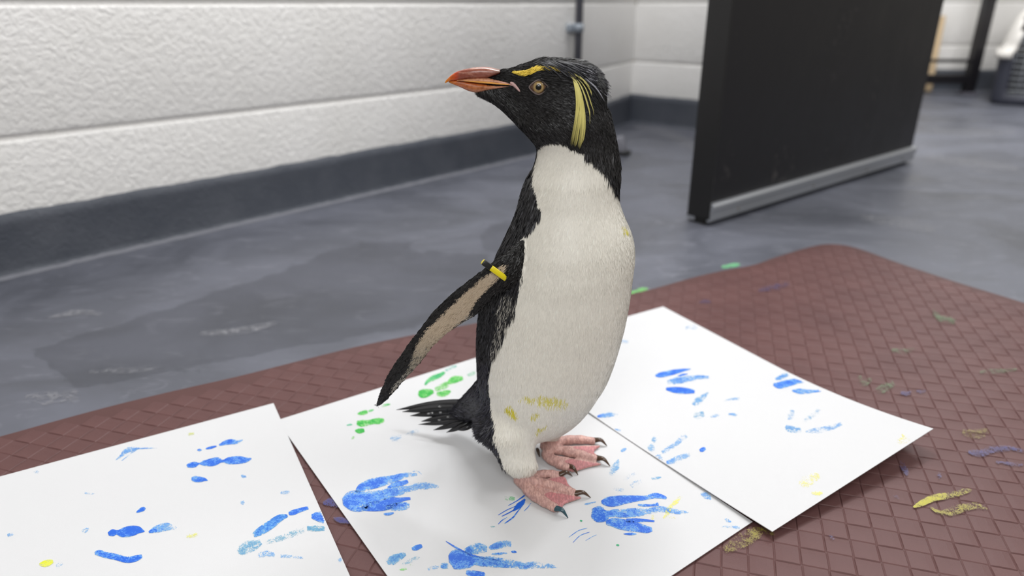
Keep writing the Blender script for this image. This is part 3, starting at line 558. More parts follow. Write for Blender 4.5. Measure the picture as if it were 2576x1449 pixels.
def classify(P, Nn, jit):
    """plumage colour at points"""
    n = len(P); q = proj(P) + jit*rng.normal(size=(n, 2)); view = CAM - P; facing = np.einsum('ij,ij->i', view, Nn) > 0
    C = np.tile(np.array([.0125, .0115, .0115]), (n, 1)); 
    fl = np.zeros(n, bool); cand = (q[:, 0] < 1330) & (q[:, 1] > 580) & (q[:, 1] < 1060)
    for i in np.nonzero(cand)[0]:
        v = Vector(P[i]); a = flb.find_nearest(v)[3]; b = bdb.find_nearest(v)[3]
        fl[i] = a < b - .0006
    wh = inpoly(q, WHITE) & facing & ~fl
    bc = YP + .0*q[:, 0]; cx = np.interp(q[:, 1], [r[0] for r in rows], [(r[1] + r[2])/2 + .25*(r[2]-r[1]) for r in rows])
    wh |= (~facing) & (q[:, 1] > 482) & (q[:, 0] > cx) & ~fl
    wh |= (~facing) & (q[:, 1] > 1062) & (q[:, 0] > 1290) & ~fl
    C[wh] = (.84, .805, .72)
    bl = ~wh & ~fl; C[bl & (q[:, 1] > 430)] = (.0125, .012, .0135)
    C[bl & (q[:, 1] > 900)] = (.015, .0145, .02)
    sp = inpoly(q, SPECK) & facing & ~fl & (rng.random(n) < .34); C[sp] = (.36, .34, .3)
    st = inpoly(q, STRIPE) & fl & facing; f = np.clip((q[:, 1] - 830)/110, 0, 1)[:, None]
    C[st] = ((.56, .45, .33)*(1 - f) + np.array([.30, .27, .21])*f)[st]
    mix = st & (rng.random(n) < np.clip((q[:, 1] - 870)/140, 0, .6)); C[mix] = (.06, .06, .06)
    te = fl & facing & ~st & (q[:, 1] > 790) & inpoly(q, [(x + 16, y - 2) for x, y in FB] + [(x - 9, y - 7) for x, y in FB[::-1]]) & (q[:, 1] < 985); C[te & (rng.random(n) < .6)] = (.40, .37, .32)
    for k_, pol in enumerate(YEL):
        m_ = inpoly(q, pol) & facing & wh & (rng.random(n) < (.9 if k_ in (0, 4) else .62)); C[m_] = (.70, .61, .04) if k_ in (0, 4) else (.70, .63, .14)
    return C, wh, fl, q, facing
VC, vwh, vfl, vq, vfc = classify(BV, BN, .8)
set_col(bme, 'plumage', VC)
k = N('plumage'); at = k.attr('plumage'); k.set(col=at.outputs['Color'], rough=.55, spec=.3); M_BODY = k.m
k = N('feather_blades'); at = k.attr('plumage'); k.set(col=at.outputs['Color'], rough=.42, spec=.42); M_FEATH = k.m
zb = ZP
PENG = empty('penguin', tuple(gp(1345, 1150, ZP)), 'rockhopper penguin standing on the middle paper, head turned to the left, yellow crest', 'penguin')
BODY = link('body', bme, M_BODY, PENG)

# feather blades lying on the body
A_, B_, C_ = BV[tri[:, 0]], BV[tri[:, 1]], BV[tri[:, 2]]
ar = .5*np.linalg.norm(np.cross(B_ - A_, C_ - A_), axis=1)
cq = proj((A_ + B_ + C_)/3)
fcn = np.cross(B_ - A_, C_ - A_); vis = np.einsum('ij,ij->i', CAM - A_, fcn) > -.15*np.linalg.norm(fcn, axis=1)*.6
wgt = ar*np.where(vis, 1, .3)*np.where(cq[:, 1] < 400, 3.6, 1.0)*np.where((cq[:, 0] < 1255) & (cq[:, 1] > 600), 1.6, 1)
NB = 230000
ti = rng.choice(len(tri), NB, p=wgt/wgt.sum()); r1 = np.sqrt(rng.random(NB))[:, None]; r2 = rng.random(NB)[:, None]
P = A_[ti]*(1 - r1) + B_[ti]*(r1*(1 - r2)) + C_[ti]*(r1*r2)
Nn = BN[tri[ti, 0]]*(1 - r1) + BN[tri[ti, 1]]*(r1*(1 - r2)) + BN[tri[ti, 2]]*(r1*r2); Nn /= np.linalg.norm(Nn, axis=1)[:, None]
FC, wh, fl, q, fcg = classify(P, Nn, 2.0)
D = np.tile(np.array([-.08, 0, -1.0]), (NB, 1))
hb = vp(1225, 195, YP); rad = P - hb; rad /= np.linalg.norm(rad, axis=1)[:, None]
hw_ = np.clip((395 - q[:, 1])/110, 0, 1)[:, None]
D = D*(1 - hw_) + (rad + np.array([.25, 0, -.12]))*hw_
nape = np.clip((q[:, 0] - 1450)/70, 0, 1)[:, None]*hw_; D = D*(1 - nape) + np.array([.35, 0, -.9])*nape
rump = (np.clip((1240 - q[:, 0])/60, 0, 1)*np.clip((q[:, 1] - 930)/70, 0, 1))[:, None]; D = D*(1 - rump) + (vp(1040, 1050, YP + .1*S) - P)/np.linalg.norm(vp(1040, 1050, YP) - P, axis=1)[:, None]*rump
fd = fl_mid[-1] - fl_mid[3]; fd /= np.linalg.norm(fd); D[fl] = fd
D += rng.normal(size=D.shape)*.13; D -= Nn*np.einsum('ij,ij->i', D, Nn)[:, None]; D /= np.linalg.norm(D, axis=1)[:, None]
head = q[:, 1] < 380
Lb = np.where(head, .0042, .0085); Wb = np.where(head, .0005, .0012)
dark_b = ~wh & ~fl & ~head; Lb = np.where(dark_b, .0085, Lb); Wb = np.where(dark_b, .0009, Wb)
Lb = np.where(fl, .0032, Lb); Wb = np.where(fl, .0007, Wb); Lb = np.where(wh, .0075, Lb); Wb = np.where(wh, .0010, Wb)
face = head & (np.hypot(q[:, 0] - 1352, q[:, 1] - 220) < 34); Lb = np.where(face, .0022, Lb)
cap = head & (q[:, 1] < 205) & (q[:, 0] > 1330); Lb = np.where(cap, .0085, Lb)
Lb = Lb*(.65 + .7*rng.random(NB)); Wb = Wb*(.6 + .8*rng.random(NB))
lift = np.where(wh, .014, .11)*(.3 + 1.2*rng.random(NB)); lift = np.where(fl, .05, lift)
sd = np.cross(Nn, D)
jn = rng.normal(size=NB)[:, None]*np.where(wh, .05, .5)[:, None]
sdt = sd + Nn*jn; 
p0 = P - D*Lb[:, None]*.12 + Nn*.00005
mid = P + D*(Lb*.5)[:, None] + Nn*(Lb*.5*lift + .00025)[:, None]
tip = P + D*Lb[:, None] + Nn*(Lb*lift + .0002)[:, None]
V4 = np.stack([p0, mid + sdt*(Wb/2)[:, None], tip, mid - sdt*(Wb/2)[:, None]], 1).reshape(-1, 3)
val = np.where(wh | (FC[:, 0] > .2), 1 + .05*rng.normal(size=NB), np.exp(.55*rng.normal(size=NB)))
FC = FC*np.clip(val, .3, 3.2)[:, None]
hi = (~wh) & (~fl) & (rng.random(NB) < .16); FC[hi] = FC[hi]*2.0 + np.array([.012, .013, .016])
FC = np.clip(FC, 0, .9)
CC = np.repeat(FC, 4, 0)
fme = fast_quads('plumage', V4, NB); set_col(fme, 'plumage', CC)
PL = link('plumage', fme, M_FEATH, PENG, smooth=False); PL['kind'] = 'stuff'; PL['label'] = 'short dense black and white feathers'

def ribbon(path, wid, nrm, th=.0003):
    """thin feather with a raised shaft; path Nx3, wid N"""
    path = np.asarray(path); n = len(path); V = []; Fc = []
    for i in range(n):
        t = path[min(i+1, n-1)] - path[max(i-1, 0)]; t /= np.linalg.norm(t); s = np.cross(t, nrm[i] if np.ndim(nrm) == 2 else nrm); s /= np.linalg.norm(s); u = np.cross(s, t)
        V += [path[i] - s*wid[i], path[i] + u*th, path[i] + s*wid[i], path[i] - u*th]
    for i in range(n - 1):
        for j in range(4): a = i*4 + j; b = i*4 + (j+1) % 4; Fc.append((a, b, b + 4, a + 4))
    Fc += [(3, 2, 1, 0), (4*n-4, 4*n-3, 4*n-2, 4*n-1)]; return V, Fc
YH = YP
def mirror(V): return [np.array([v[0], 2*YH - v[1], v[2]]) for v in V]
def yellowmat(name, a, b):
    k = N(name); k.set(col=k.mix(k.noise(500, 3, .6, k.coord((1, 1, .15))), a, b), rough=.5, spec=.35); return k.m
M_CREST = yellowmat('yellow_crest', srgb(214, 204, 122), srgb(236, 226, 148)); M_BROW = yellowmat('yellow_brow', srgb(226, 192, 62), srgb(240, 214, 96))
M_BLACKF = plain('black_feather', (.014, .014, .016, 1), .32, 0, .5)
# brow stripe: short overlapping feathers
bp = spline([(1289, 184, 1.5), (1300, 186, 4), (1322, 187, 6.5), (1336, 183, 6), (1346, 179, 4.5), (1360, 177, 3.8), (1378, 176, 3.5), (1396, 178, 3), (1412, 182, 1.8), (1428, 188, 1.3), (1440, 195, 1.3)], 90)
BR = []
for i in range(330):
    s = random.random()*88; a = int(s); c = bp[a]; dirp = bp[min(a+2, 89)][:2] - bp[max(a-2, 0)][:2]; dirp /= np.linalg.norm(dirp)
    q0 = c[:2] + np.array([-dirp[1], dirp[0]])*random.uniform(-1, 1)*c[2]; ln = random.uniform(9, 16)
    pts = [q0 + dirp*ln*t + np.array([0, -1.2*t]) for t in (0, .5, 1)]
    path = []
    for j, pt in enumerate(pts): p_, n_ = surf(pt[0], pt[1], .0015 + .0006*j*random.random()); path.append(p_)
    BR.append(ribbon(path, [.0003, .0005, .00012], n_, .0002))
for mir in (0, 1):
    v, f = join(BR); link('brow_stripe', mesh('brow', mirror(v) if mir else v, [q_[::-1] for q_ in f] if mir else f), M_BROW, PENG)
# long drooping plumes
PLUMES = [([(1432, 190), (1441, 205), (1448, 235), (1450, 270), (1446, 310), (1441, 345), (1438, 366)], 3.4), ([(1434, 191), (1446, 212), (1453, 245), (1456, 285), (1452, 325), (1448, 358), (1446, 369)], 3.6), ([(1436, 191), (1449, 215), (1457, 250), (1461, 290), (1461, 330), (1458, 360), (1457, 374)], 4.0), ([(1437, 191), (1450, 212), (1460, 245), (1465, 285), (1466, 325), (1464, 350), (1461, 362)], 3.4), ([(1438, 190), (1455, 212), (1467, 240), (1476, 270), (1480, 295), (1481, 313)], 2.0), ([(1440, 189), (1460, 210), (1473, 232), (1482, 258), (1488, 280), (1490, 290)], 1.4), ([(1438, 187), (1456, 200), (1473, 218), (1483, 235), (1486, 246)], 2.0), ([(1440, 186), (1462, 203), (1478, 222), (1484, 240)], 1.3)]
for mir in (0, 1):
    for pi_, (pts, wd) in enumerate(PLUMES):
        parts = []; sp = spline(pts, 16); nb = 9 if wd > 3 else 5
        for b_ in range(nb):
            offx = (b_/(nb - 1) - .5)*2*wd; path = []; ns = []
            for i, pt in enumerate(sp):
                t = i/15; spread = math.sin(min(1, t*1.25)*math.pi*.5)*(1 if wd > 3 else math.sin(math.pi*min(.97, t + .15)))
                p_, n_ = surf(pt[0] + offx*spread, pt[1] + abs(offx)*-1.5*t, .0016 + .0016*math.sin(t*math.pi) + .0003*random.random()); path.append(p_); ns.append(n_)
            wdm = wd/nb*1.25*pxm(path[0]); parts.append(ribbon(path, [wdm*max(.15, 1 - (i/15)**4) for i in range(16)], np.array(ns), .00025))
        v, f = join(parts); link('crest_plume', mesh('plume', mirror(v) if mir else v, [q_[::-1] for q_ in f] if mir else f), M_CREST, PENG)
# nape crest: long dark feathers, their gloss painted on as pale grey blades
NC = []
for i in range(260):
    a = random.random(); x0 = 1335 + 140*random.random()**.7; y0 = np.interp(x0, [1335, 1370, 1420, 1480], [156, 153, 155, 166]) + random.random()*np.interp(x0, [1335, 1385, 1440, 1475], [5, 9, 22, 44])
    ln = random.uniform(45, 85); tx = x0 + ln*.9; ty = y0 + ln*(.22 + .62*random.random()*a) + 6
    ed = np.interp(ty, [150, 171, 188, 217, 240, 260], [1470, 1500, 1516, 1527, 1530, 1532]); tx = min(tx, ed + random.uniform(-4, 11))
    path = []
    for t in np.linspace(0, 1, 6):
        x = x0 + (tx - x0)*t; y = y0 + (ty - y0)*(t**1.35)
        p_, n_ = surf(min(x, np.interp(y, [150, 171, 188, 217, 300], [1462, 1490, 1506, 1518, 1530])), y, .0008 + (.0018 + .0012*a)*t)
        if x > 1500: p_ = vp(x, y, p_[1])
        path.append(p_)
    NC.append(ribbon(path, [.0001, .0004, .0005, .00045, .00028, .00008], np.array([0, -1, .5]), .0003))
for (x0, y0, x1, y1) in ((1478, 196, 1541, 252), (1485, 200, 1526, 238), (1480, 190, 1522, 215), (1470, 200, 1515, 255), (1465, 205, 1508, 262), (1462, 212, 1498, 275)):
    pts = spline([(x0, y0), ((x0+x1)/2 + 3, (y0+y1)/2 - 3), (x1, y1)], 8); Y0 = surf(x0, y0)[0][1] - .0015
    NC.append(ribbon([vp(x, y, Y0 + .012*i/7) if x1 > 1520 else surf(x, y, .0025)[0] for i, (x, y) in enumerate(pts)], [.0003, .0006, .0007, .0007, .0006, .0005, .0003, .0001], np.array([0, -1, .2]), .0003))
k = N('painted_gloss_feather'); k.set(col=k.mix(k.ramp(k.noise(700, 2, .5, k.coord((1, 1, 2))), [(.45, 0.0), (.7, 1.0)]), (.012, .012, .015, 1), (.16, .16, .18, 1)), rough=.42, spec=.5); M_GLOSS = k.m  # grey noise streaks put the gloss into the base colour
v, f = join(NC); me = mesh('nape', v, f); CN = []
for pv, pf in NC:
    g_ = random.random()**(.6 if proj([pv[0]])[0][0] > 1425 else 1.4); c_ = (.014, .014, .017) if g_ < .55 else (.06, .06, .07) if g_ < .85 else (.34, .34, .38) if proj([pv[0]])[0][0] > 1425 else (.03, .03, .035); CN += [c_]*len(pv)  # palest blades imitate the sheen on the nape by colour
set_col(me, 'plumage', CN); o = link('nape_crest', me, M_FEATH, PENG); o['kind'] = 'stuff'; o['label'] = 'long dark feathers swept back from the crown, gloss painted in grey'

# eyes
ec, en = surf(1355, 220); en = en*.35 + np.array([0, -1, .12])*.65; en /= np.linalg.norm(en)
m_ = pxm(ec)
def disc_dome(c, n, rx, ry, h, seg=32, rg=6, point=0.0, up=np.array([0, 0, 1.])):
    s = np.cross(up, n); s /= np.linalg.norm(s); u = np.cross(n, s); V = [c + n*h]; Fc = []
    for r_ in range(1, rg + 1):
        f_ = r_/rg
        for j in range(seg):
            a = 2*math.pi*j/seg; ca, sa = math.cos(a), math.sin(a); yy = sa*(1 - point*abs(ca)**1.5)
            V.append(c + s*rx*f_*ca + u*ry*f_*yy + n*h*math.sqrt(max(0, 1 - f_*f_)))
    for j in range(seg): Fc.append((0, 1 + j, 1 + (j+1) % seg))
    for r_ in range(rg - 1):
        for j in range(seg): a = 1 + r_*seg + j; b = 1 + r_*seg + (j+1) % seg; Fc.append((a, a + seg, b + seg, b))
    return V, Fc
def rimring(c, n, rx, ry, point, rt, seg=40, up=np.array([0, 0, 1.])):
    s = np.cross(up, n); s /= np.linalg.norm(s); u = np.cross(n, s); rings = []
    for j in range(seg):
        a = 2*math.pi*j/seg; ca, sa = math.cos(a), math.sin(a); yy = sa*(1 - point*abs(ca)**1.5); o_ = s*ca + u*yy; d_ = o_/np.linalg.norm(o_)
        p_ = c + s*rx*ca + u*ry*yy; rings.append([p_ + rt*(math.cos(b)*d_ + .8*math.sin(b)*n) for b in np.linspace(0, 2*math.pi, 8, endpoint=False)])
    V = [p for r_ in rings for p in r_]; Fc = []
    for i in range(seg):
        for j in range(8): Fc.append((i*8 + j, i*8 + (j+1) % 8, ((i+1) % seg)*8 + (j+1) % 8, ((i+1) % seg)*8 + j))
    return V, Fc
k = N('eye_iris'); at = k.attr('iris'); sp_ = k.n('ShaderNodeSeparateColor'); k.l(at.outputs['Color'], sp_.inputs[0])
ic = k.ramp(sp_.outputs[0], [(0, srgb(90, 66, 36)), (.45, srgb(120, 92, 52)), (.55, srgb(166, 142, 94)), (.72, srgb(168, 140, 90)), (.84, srgb(120, 92, 50)), (1, srgb(96, 74, 46))])
k.set(col=k.mix(k.math('MULTIPLY', k.noise(900, 3), .35), ic, srgb(80, 60, 36)), rough=.12, spec=.5, coat=.6); M_IRIS = k.m
M_PUPIL = plain('eye_pupil', (.003, .003, .003, 1), .08, 0, .5); M_LID = plain('eyelid_skin', srgb(104, 90, 86), .5, 0, .4, 900, .0002); M_LIDIN = plain('eye_corner', srgb(96, 70, 56), .3, 0, .5)
for mir in (0, 1):
    mm = mirror if mir else (lambda v: v); fl_ = (lambda f: [q_[::-1] for q_ in f]) if mir else (lambda f: f)
    c0 = ec - en*.0003
    v, f = disc_dome(c0, en, 23.5*m_, 17.5*m_, .0022, point=.55); eye = link('eye', mesh('eye', mm(v), fl_(f)), M_LIDIN, PENG); eye['label'] = 'round tan eye with a black pupil'
    v, f = disc_dome(c0 + en*.0009, en, 16*m_, 16*m_, .0022, rg=8); me = mesh('iris', mm(v), fl_(f)); set_col(me, 'iris', [[0, 0, 0]] + [[r_/8.]*3 for r_ in range(1, 9) for _ in range(32)]); link('iris', me, M_IRIS, eye)
    v, f = disc_dome(c0 + en*.0027, en, 7.5*m_, 7.5*m_, .0008); link('pupil', mesh('pupil', mm(v), fl_(f)), M_PUPIL, eye)
    v, f = rimring(c0 + en*.0012, en, 23.5*m_, 17.5*m_, .5, .0006); link('eyelid', mesh('eyelid', mm(v), fl_(f)), M_LID, eye)

# beak
def bk(L, hd, n=24, ridge=1.0):
    """L: (x, ytop, ybottom)"""
    rings = []
    for (x, yt, yb), h in zip(L, hd):
        t = vp(x, yt, YP); b = vp(x, yb, YP); c = (t + b)/2; hv = (t - b)/2; hh = h*pxm(c)
        rings.append([c + hv*math.cos(a) + np.array([0, hh*math.copysign(abs(math.sin(a))**ridge, math.sin(a)), 0]) for a in np.linspace(0, 2*math.pi, n, endpoint=False)])
    return loft(rings)
def bres(L, hd, n=40):
    A = np.array([(*l, h) for l, h in zip(L, hd)]); R = spline(A, n); return [tuple(r_[:3]) for r_ in R], [max(r_[3], .4) for r_ in R]
UP = [(1119.5, 206.5, 209), (1122, 202, 208.5), (1128, 195.5, 205.5), (1137, 187.5, 203.5), (1148, 180.6, 202.5), (1162, 175.7, 201.5), (1182, 171, 199), (1201, 169, 199), (1221, 168, 197.5), (1236, 170, 193), (1248, 172.5, 188), (1258, 174.5, 184)]
UPh = [.8, 2, 4, 7, 9.5, 12, 15, 17, 19, 21, 22, 22]
SI = [(1150, 200, 203.5), (1162, 199, 204), (1175, 197.5, 205), (1190, 196.5, 206), (1216, 195, 208), (1245, 196.5, 211), (1266, 200, 212.5), (1280, 204, 213), (1292, 209, 216)]
SIh = [9, 12.5, 15.5, 18.5, 23.5, 28.5, 33, 37, 40]
LO = [(1129.5, 205, 207.5), (1138, 203, 211.5), (1150, 202.5, 216), (1162, 203, 221), (1177, 204, 228), (1192, 205, 232), (1206, 206, 233), (1225, 208, 229), (1245, 210, 224.5), (1264, 211.5, 220), (1280, 212.5, 215)]
LOh = [2, 4.5, 7.5, 10.5, 14, 17.5, 20.5, 25, 29, 32, 34]
k = N('beak_horn'); at = k.attr('horn'); sr = k.noise(260, 5, .65, k.coord((.35, 1, 1.6)), .8)
cc = k.mix(k.ramp(sr, [(.5, 0.0), (.78, .55)]), at.outputs['Color'], srgb(226, 176, 150)); cc = k.mix(k.ramp(k.noise(420, 4), [(.45, 0.0), (.75, .7)]), cc, srgb(110, 48, 24))
k.set(col=cc, rough=.3, spec=.5, norm=k.bump(sr, .0004, .5), coat=.15, sss=.05); M_HORN = k.m
def horn(name, L, hd, stops, label, ridge=1.0, lower=None):
    L2, h2 = bres(L, hd); v, f = bk(L2, h2, 24, ridge); me = mesh(name, v, f); q_ = proj(np.array(v)); xs = [s_[0] for s_ in stops]
    C = np.stack([np.interp(q_[:, 0], xs, [s_[1][c_] for s_ in stops]) for c_ in range(3)], 1)
    if lower is not None:
        yy = np.interp(q_[:, 0], [l[0] for l in L], [l[1]*(1-lower[1]) + l[2]*lower[1] for l in L]); m2 = (q_[:, 1] < yy); C[m2] = C[m2]*.35 + np.array(lower[0][:3])*.65
    set_col(me, 'horn', C); o = link(name, me, M_HORN, PENG); o['label'] = label; return o
horn('upper_mandible', UP, UPh, [(1119, srgb(224, 136, 24)), (1135, srgb(214, 98, 22)), (1148, srgb(180, 62, 28)), (1156, srgb(140, 76, 60)), (1200, srgb(144, 84, 68)), (1235, srgb(158, 108, 94)), (1258, srgb(116, 86, 74))], 'reddish brown upper beak with an orange hooked tip', .85)
horn('beak_side_plate', SI, SIh, [(1150, srgb(200, 130, 80)), (1180, srgb(206, 146, 110)), (1230, srgb(208, 150, 116)), (1270, srgb(196, 140, 120)), (1292, srgb(170, 130, 124))], 'pale pink strip along the side of the beak', .8)
horn('lower_mandible', LO, LOh, [(1129, srgb(206, 122, 20)), (1145, srgb(190, 98, 26)), (1155, srgb(186, 104, 62)), (1190, srgb(184, 108, 58)), (1240, srgb(190, 124, 84)), (1280, srgb(180, 130, 110))], 'orange lower beak', .85, (srgb(186, 90, 14), .42))
# gold tomial edge and fleshy gape
k_ = [(1168, 203.5), (1197, 206), (1226, 208.3), (1255, 211), (1281, 213)]; hh_ = [13.2, 19.5, 25, 31, 37]
pth = [vp(x, y, YP - h*pxm(vp(x, y, YP))*1.0) for (x, y), h in zip(k_, hh_)]
link('beak_edge', mesh('beak_edge', *tube(spline(pth, 20), [.0003 + .0004*math.sin(math.pi*i/19) for i in range(20)], 8)), plain('gold_horn', srgb(226, 160, 70), .3), PENG)
pth = [surf(x, y, .0004)[0] for x, y in ((1284, 208), (1291, 212), (1298, 218), (1305, 226), (1309, 231))]
link('gape', mesh('gape', *tube(spline(pth, 14), [.0006, .0011, .0013, .0014, .0014, .0014, .0013, .0012, .0011, .0010, .0009, .0008, .0006, .0003], 10)), plain('gape_skin', srgb(196, 160, 156), .4, 0, .4, 700, .0003), PENG)

# tail feathers
TF = [((1205, 1012), (1100, 1016), (997, 1031), 7, .13), ((1200, 1020), (1100, 1026), (1012, 1036), 8, .12), ((1198, 1030), (1110, 1037), (1032, 1046), 8, .11), ((1196, 1038), (1125, 1048), (1060, 1060), 8, .095), ((1196, 1046), (1120, 1062), (1052, 1068), 5, .085), ((1198, 1050), (1140, 1068), (1090, 1082), 6, .075), ((1200, 1052), (1160, 1072), (1123, 1088), 6, .065), ((1202, 1056), (1175, 1074), (1150, 1082), 6, .05), ((1210, 1020), (1135, 1014), (1075, 1022), 6, .12)]
for a, b, c, wd, dy in TF:
    pts = spline([(*a, .045 + .02), (*b, dy*.85), (*c, dy)], 14); path = [vp(x, y, YP + d*S) for x, y, d in pts]; mm_ = pxm(path[5])
    link('tail_feather', mesh('tail_feather', *ribbon(path, [wd*mm_*min(1, .7 + i*.08)*max(.06, 1 - (i/13)**3.5)*1.45 for i in range(14)], np.array([.1, -.7, .7]), .0006)), M_BLACKF, PENG)
k = N('water_drop'); k.set(col=(.95, .95, .95, 1), rough=.05, spec=.8); M_DROP = k.m; M_DROP.node_tree.nodes['Principled BSDF'].inputs['Transmission Weight'].default_value = .85
for (x, y) in ((1078, 1041), (1087, 1039), (1108, 1038), (1127, 1049), (1105, 1057), (1131, 1062), (1150, 1067), (1106, 1023)):
    p_ = vp(x, y, YP + .075*S); v, f = disc_dome(p_, np.array([0, -.85, .5]), .0017, .0010, .0010, 12, 3); link('water_drop', mesh('drop', v, f), M_DROP, PENG)

# feet
k = N('pink_foot_skin'); at = k.attr('skin'); wr = k.noise(260, 4, .6, k.coord((2.2, .8, 1), (0, 0, -.15)), .6); fi = k.noise(900, 3)
cc = k.mix(k.ramp(wr, [(.42, .5), (.62, 0.0)]), at.outputs['Color'], srgb(120, 82, 82))
k.set(col=cc, rough=.48, spec=.45, norm=k.bump(fi, .0002, .4, k.bump(wr, .0009, .6)), sss=.06); M_FOOT = k.m
k = N('brown_claw_horn'); k.set(col=k.mix(k.noise(120, 4, .6, k.coord((.4, 1, 1))), srgb(48, 34, 28), srgb(92, 66, 46)), rough=.25, spec=.55); M_CLAW = k.m
k = N('blue_stained_claw'); k.set(col=k.mix(k.noise(160, 4), srgb(30, 52, 62), srgb(52, 92, 104)), rough=.25, spec=.55); M_CLAWB = k.m
def foot(heel, ankle_top, toes, webs, ank, label, hind=None, bluec=None):
    z = lambda h: ZP + h
    G = lambda p, h: gp(p[0], p[1], z(h)); parts = []; webv = []
    hp = G(heel, .0065)
    parts.append(tube([np.array(ank) + np.array([0, 0, .012]), np.array(ank) + np.array([.002, 0, .002]), hp*.5 + np.array(ank)*.5 - np.array([0, 0, .003]), hp], [.0088, .0098, .0098, .0075], 14))
    for tp in toes:
        pth = [hp*.8 + np.array(ank)*.2, ] + [G((x, y), r_*.9) for x, y, r_ in tp['p']]
        rr = [.0075] + [r_ for x, y, r_ in tp['p']]
        sp = spline([np.append(a, b) for a, b in zip(pth, rr)], 16); parts.append(tube([s_[:3] for s_ in sp], [s_[3]*(1 + .07*math.sin(i*1.9)) for i, s_ in enumerate(sp)], 12, .88))
    for wb in webs:
        c0 = G(wb[0], .004); ps = [G(w_, .0022) for w_ in wb[1]]; cv = spline(ps, 12); V = []; Fc = []
        for s_, o_ in ((.0016, 1), (-.0016, -1)):
            V.append(c0 + np.array([0, 0, s_])); V += [p + np.array([0, 0, s_]) for p in cv]
        n = 13
        for i in range(1, 12): Fc += [(0, i, i + 1), (n, n + i + 1, n + i), (i, n + i, n + i + 1, i + 1)]
        Fc += [(0, n, n + 1, 1), (0, 12, n + 12, n)]
        parts.append((V, Fc)); webv.append(np.array([[*proj([p])[0]] for p in [c0] + list(cv)]))
    t_ = link('tmp', mesh('t', *join(parts)))
    bm = bmesh.new(); bm.from_mesh(t_.data); bmesh.ops.recalc_face_normals(bm, faces=bm.faces); bm.to_mesh(t_.data); bm.free()
    md = t_.modifiers.new('r', 'REMESH'); md.mode = 'VOXEL'; md.voxel_size = .0009
    md = t_.modifiers.new('s', 'SMOOTH'); md.factor = .5; md.iterations = 4
    me = bpy.data.meshes.new_from_object(t_.evaluated_get(bpy.context.evaluated_depsgraph_get())); me.name = 'foot'; bpy.data.objects.remove(t_)
    n = len(me.vertices); X = np.empty(n*3, np.float32); me.vertices.foreach_get('co', X); X = X.reshape(-1, 3).astype(float)
    X[:, 2] = np.maximum(X[:, 2], ZP + .0002); me.vertices.foreach_set('co', X.astype(np.float32).ravel())
    q_ = proj(X); C = np.tile(np.array(srgb(208, 166, 156)[:3]), (n, 1))
    for wv in webv:
        m2 = inpoly(q_, [tuple(p) for p in wv]) & (X[:, 2] < ZP + .0048); C[m2] = srgb(198, 128, 130)[:3]
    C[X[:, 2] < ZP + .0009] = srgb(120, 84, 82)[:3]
    set_col(me, 'skin', C)
    fo = link('foot', me, M_FOOT, PENG); fo['label'] = label
    for ti_, tp in enumerate(toes):
        (x0, y0), (x1, y1) = tp['c']; a = G((x0, y0), .0045); c = G((x1, y1), .0006); b = (a + c)/2 + np.array([0, 0, .0035])
        sp = spline([a - (b - a)*.35, a, b, c], 14); link('claw', mesh('claw', *tube(sp, [.0026, .003, .0032, .0032, .0031, .003, .0028, .0026, .0023, .002, .0016, .0012, .0008, .0004], 12, .85)), M_CLAWB if bluec == ti_ else M_CLAW, fo)
    if hind:
        a, b = gp(*hind[0], ZP + .006), gp(*hind[1], ZP + .001); sp = spline([a, (a + b)/2 + np.array([0, -.001, .001]), b], 8); link('claw', mesh('claw', *tube(sp, [.0014, .0018, .0018, .0016, .0014, .001, .0007, .0003], 8)), M_CLAW, fo)
    return fo
foot((1322, 1216), None, [
  dict(p=[(1352, 1196, .0052), (1385, 1192, .0045), (1410, 1195, .0036)], c=[(1411, 1193), (1440, 1198)]),
  dict(p=[(1355, 1215, .0062), (1400, 1227, .0058), (1447, 1242, .0044)], c=[(1448, 1241), (1486, 1252)]),
  dict(p=[(1335, 1238, .0058), (1365, 1260, .0052), (1400, 1280, .0042)], c=[(1399, 1279), (1429, 1303)])],
  [((1345, 1212), [(1415, 1198), (1424, 1205), (1430, 1220), (1448, 1234), (1462, 1240)]), ((1335, 1226), [(1465, 1252), (1440, 1260), (1420, 1268), (1412, 1280), (1404, 1288)])], ank_n, 'near pink webbed foot with dark claws', None, 2)
foot((1385, 1130), None, [
  dict(p=[(1410, 1110, .0058), (1455, 1106, .0054), (1497, 1110, .0040)], c=[(1498, 1107), (1527, 1122)]),
  dict(p=[(1410, 1132, .0060), (1455, 1143, .0056), (1502, 1156, .0042)], c=[(1503, 1152), (1535, 1173)]),
  dict(p=[(1378, 1148, .0058), (1405, 1166, .0055), (1432, 1180, .0042)], c=[(1431, 1173), (1454, 1195)])],
  [((1400, 1124), [(1512, 1122), (1498, 1131), (1494, 1140), (1502, 1146), (1515, 1158)]), ((1392, 1146), [(1514, 1168), (1480, 1175), (1455, 1183), (1438, 1187)])], ank_f, 'far pink webbed foot with dark claws', [(1351, 1128), (1358, 1150)])

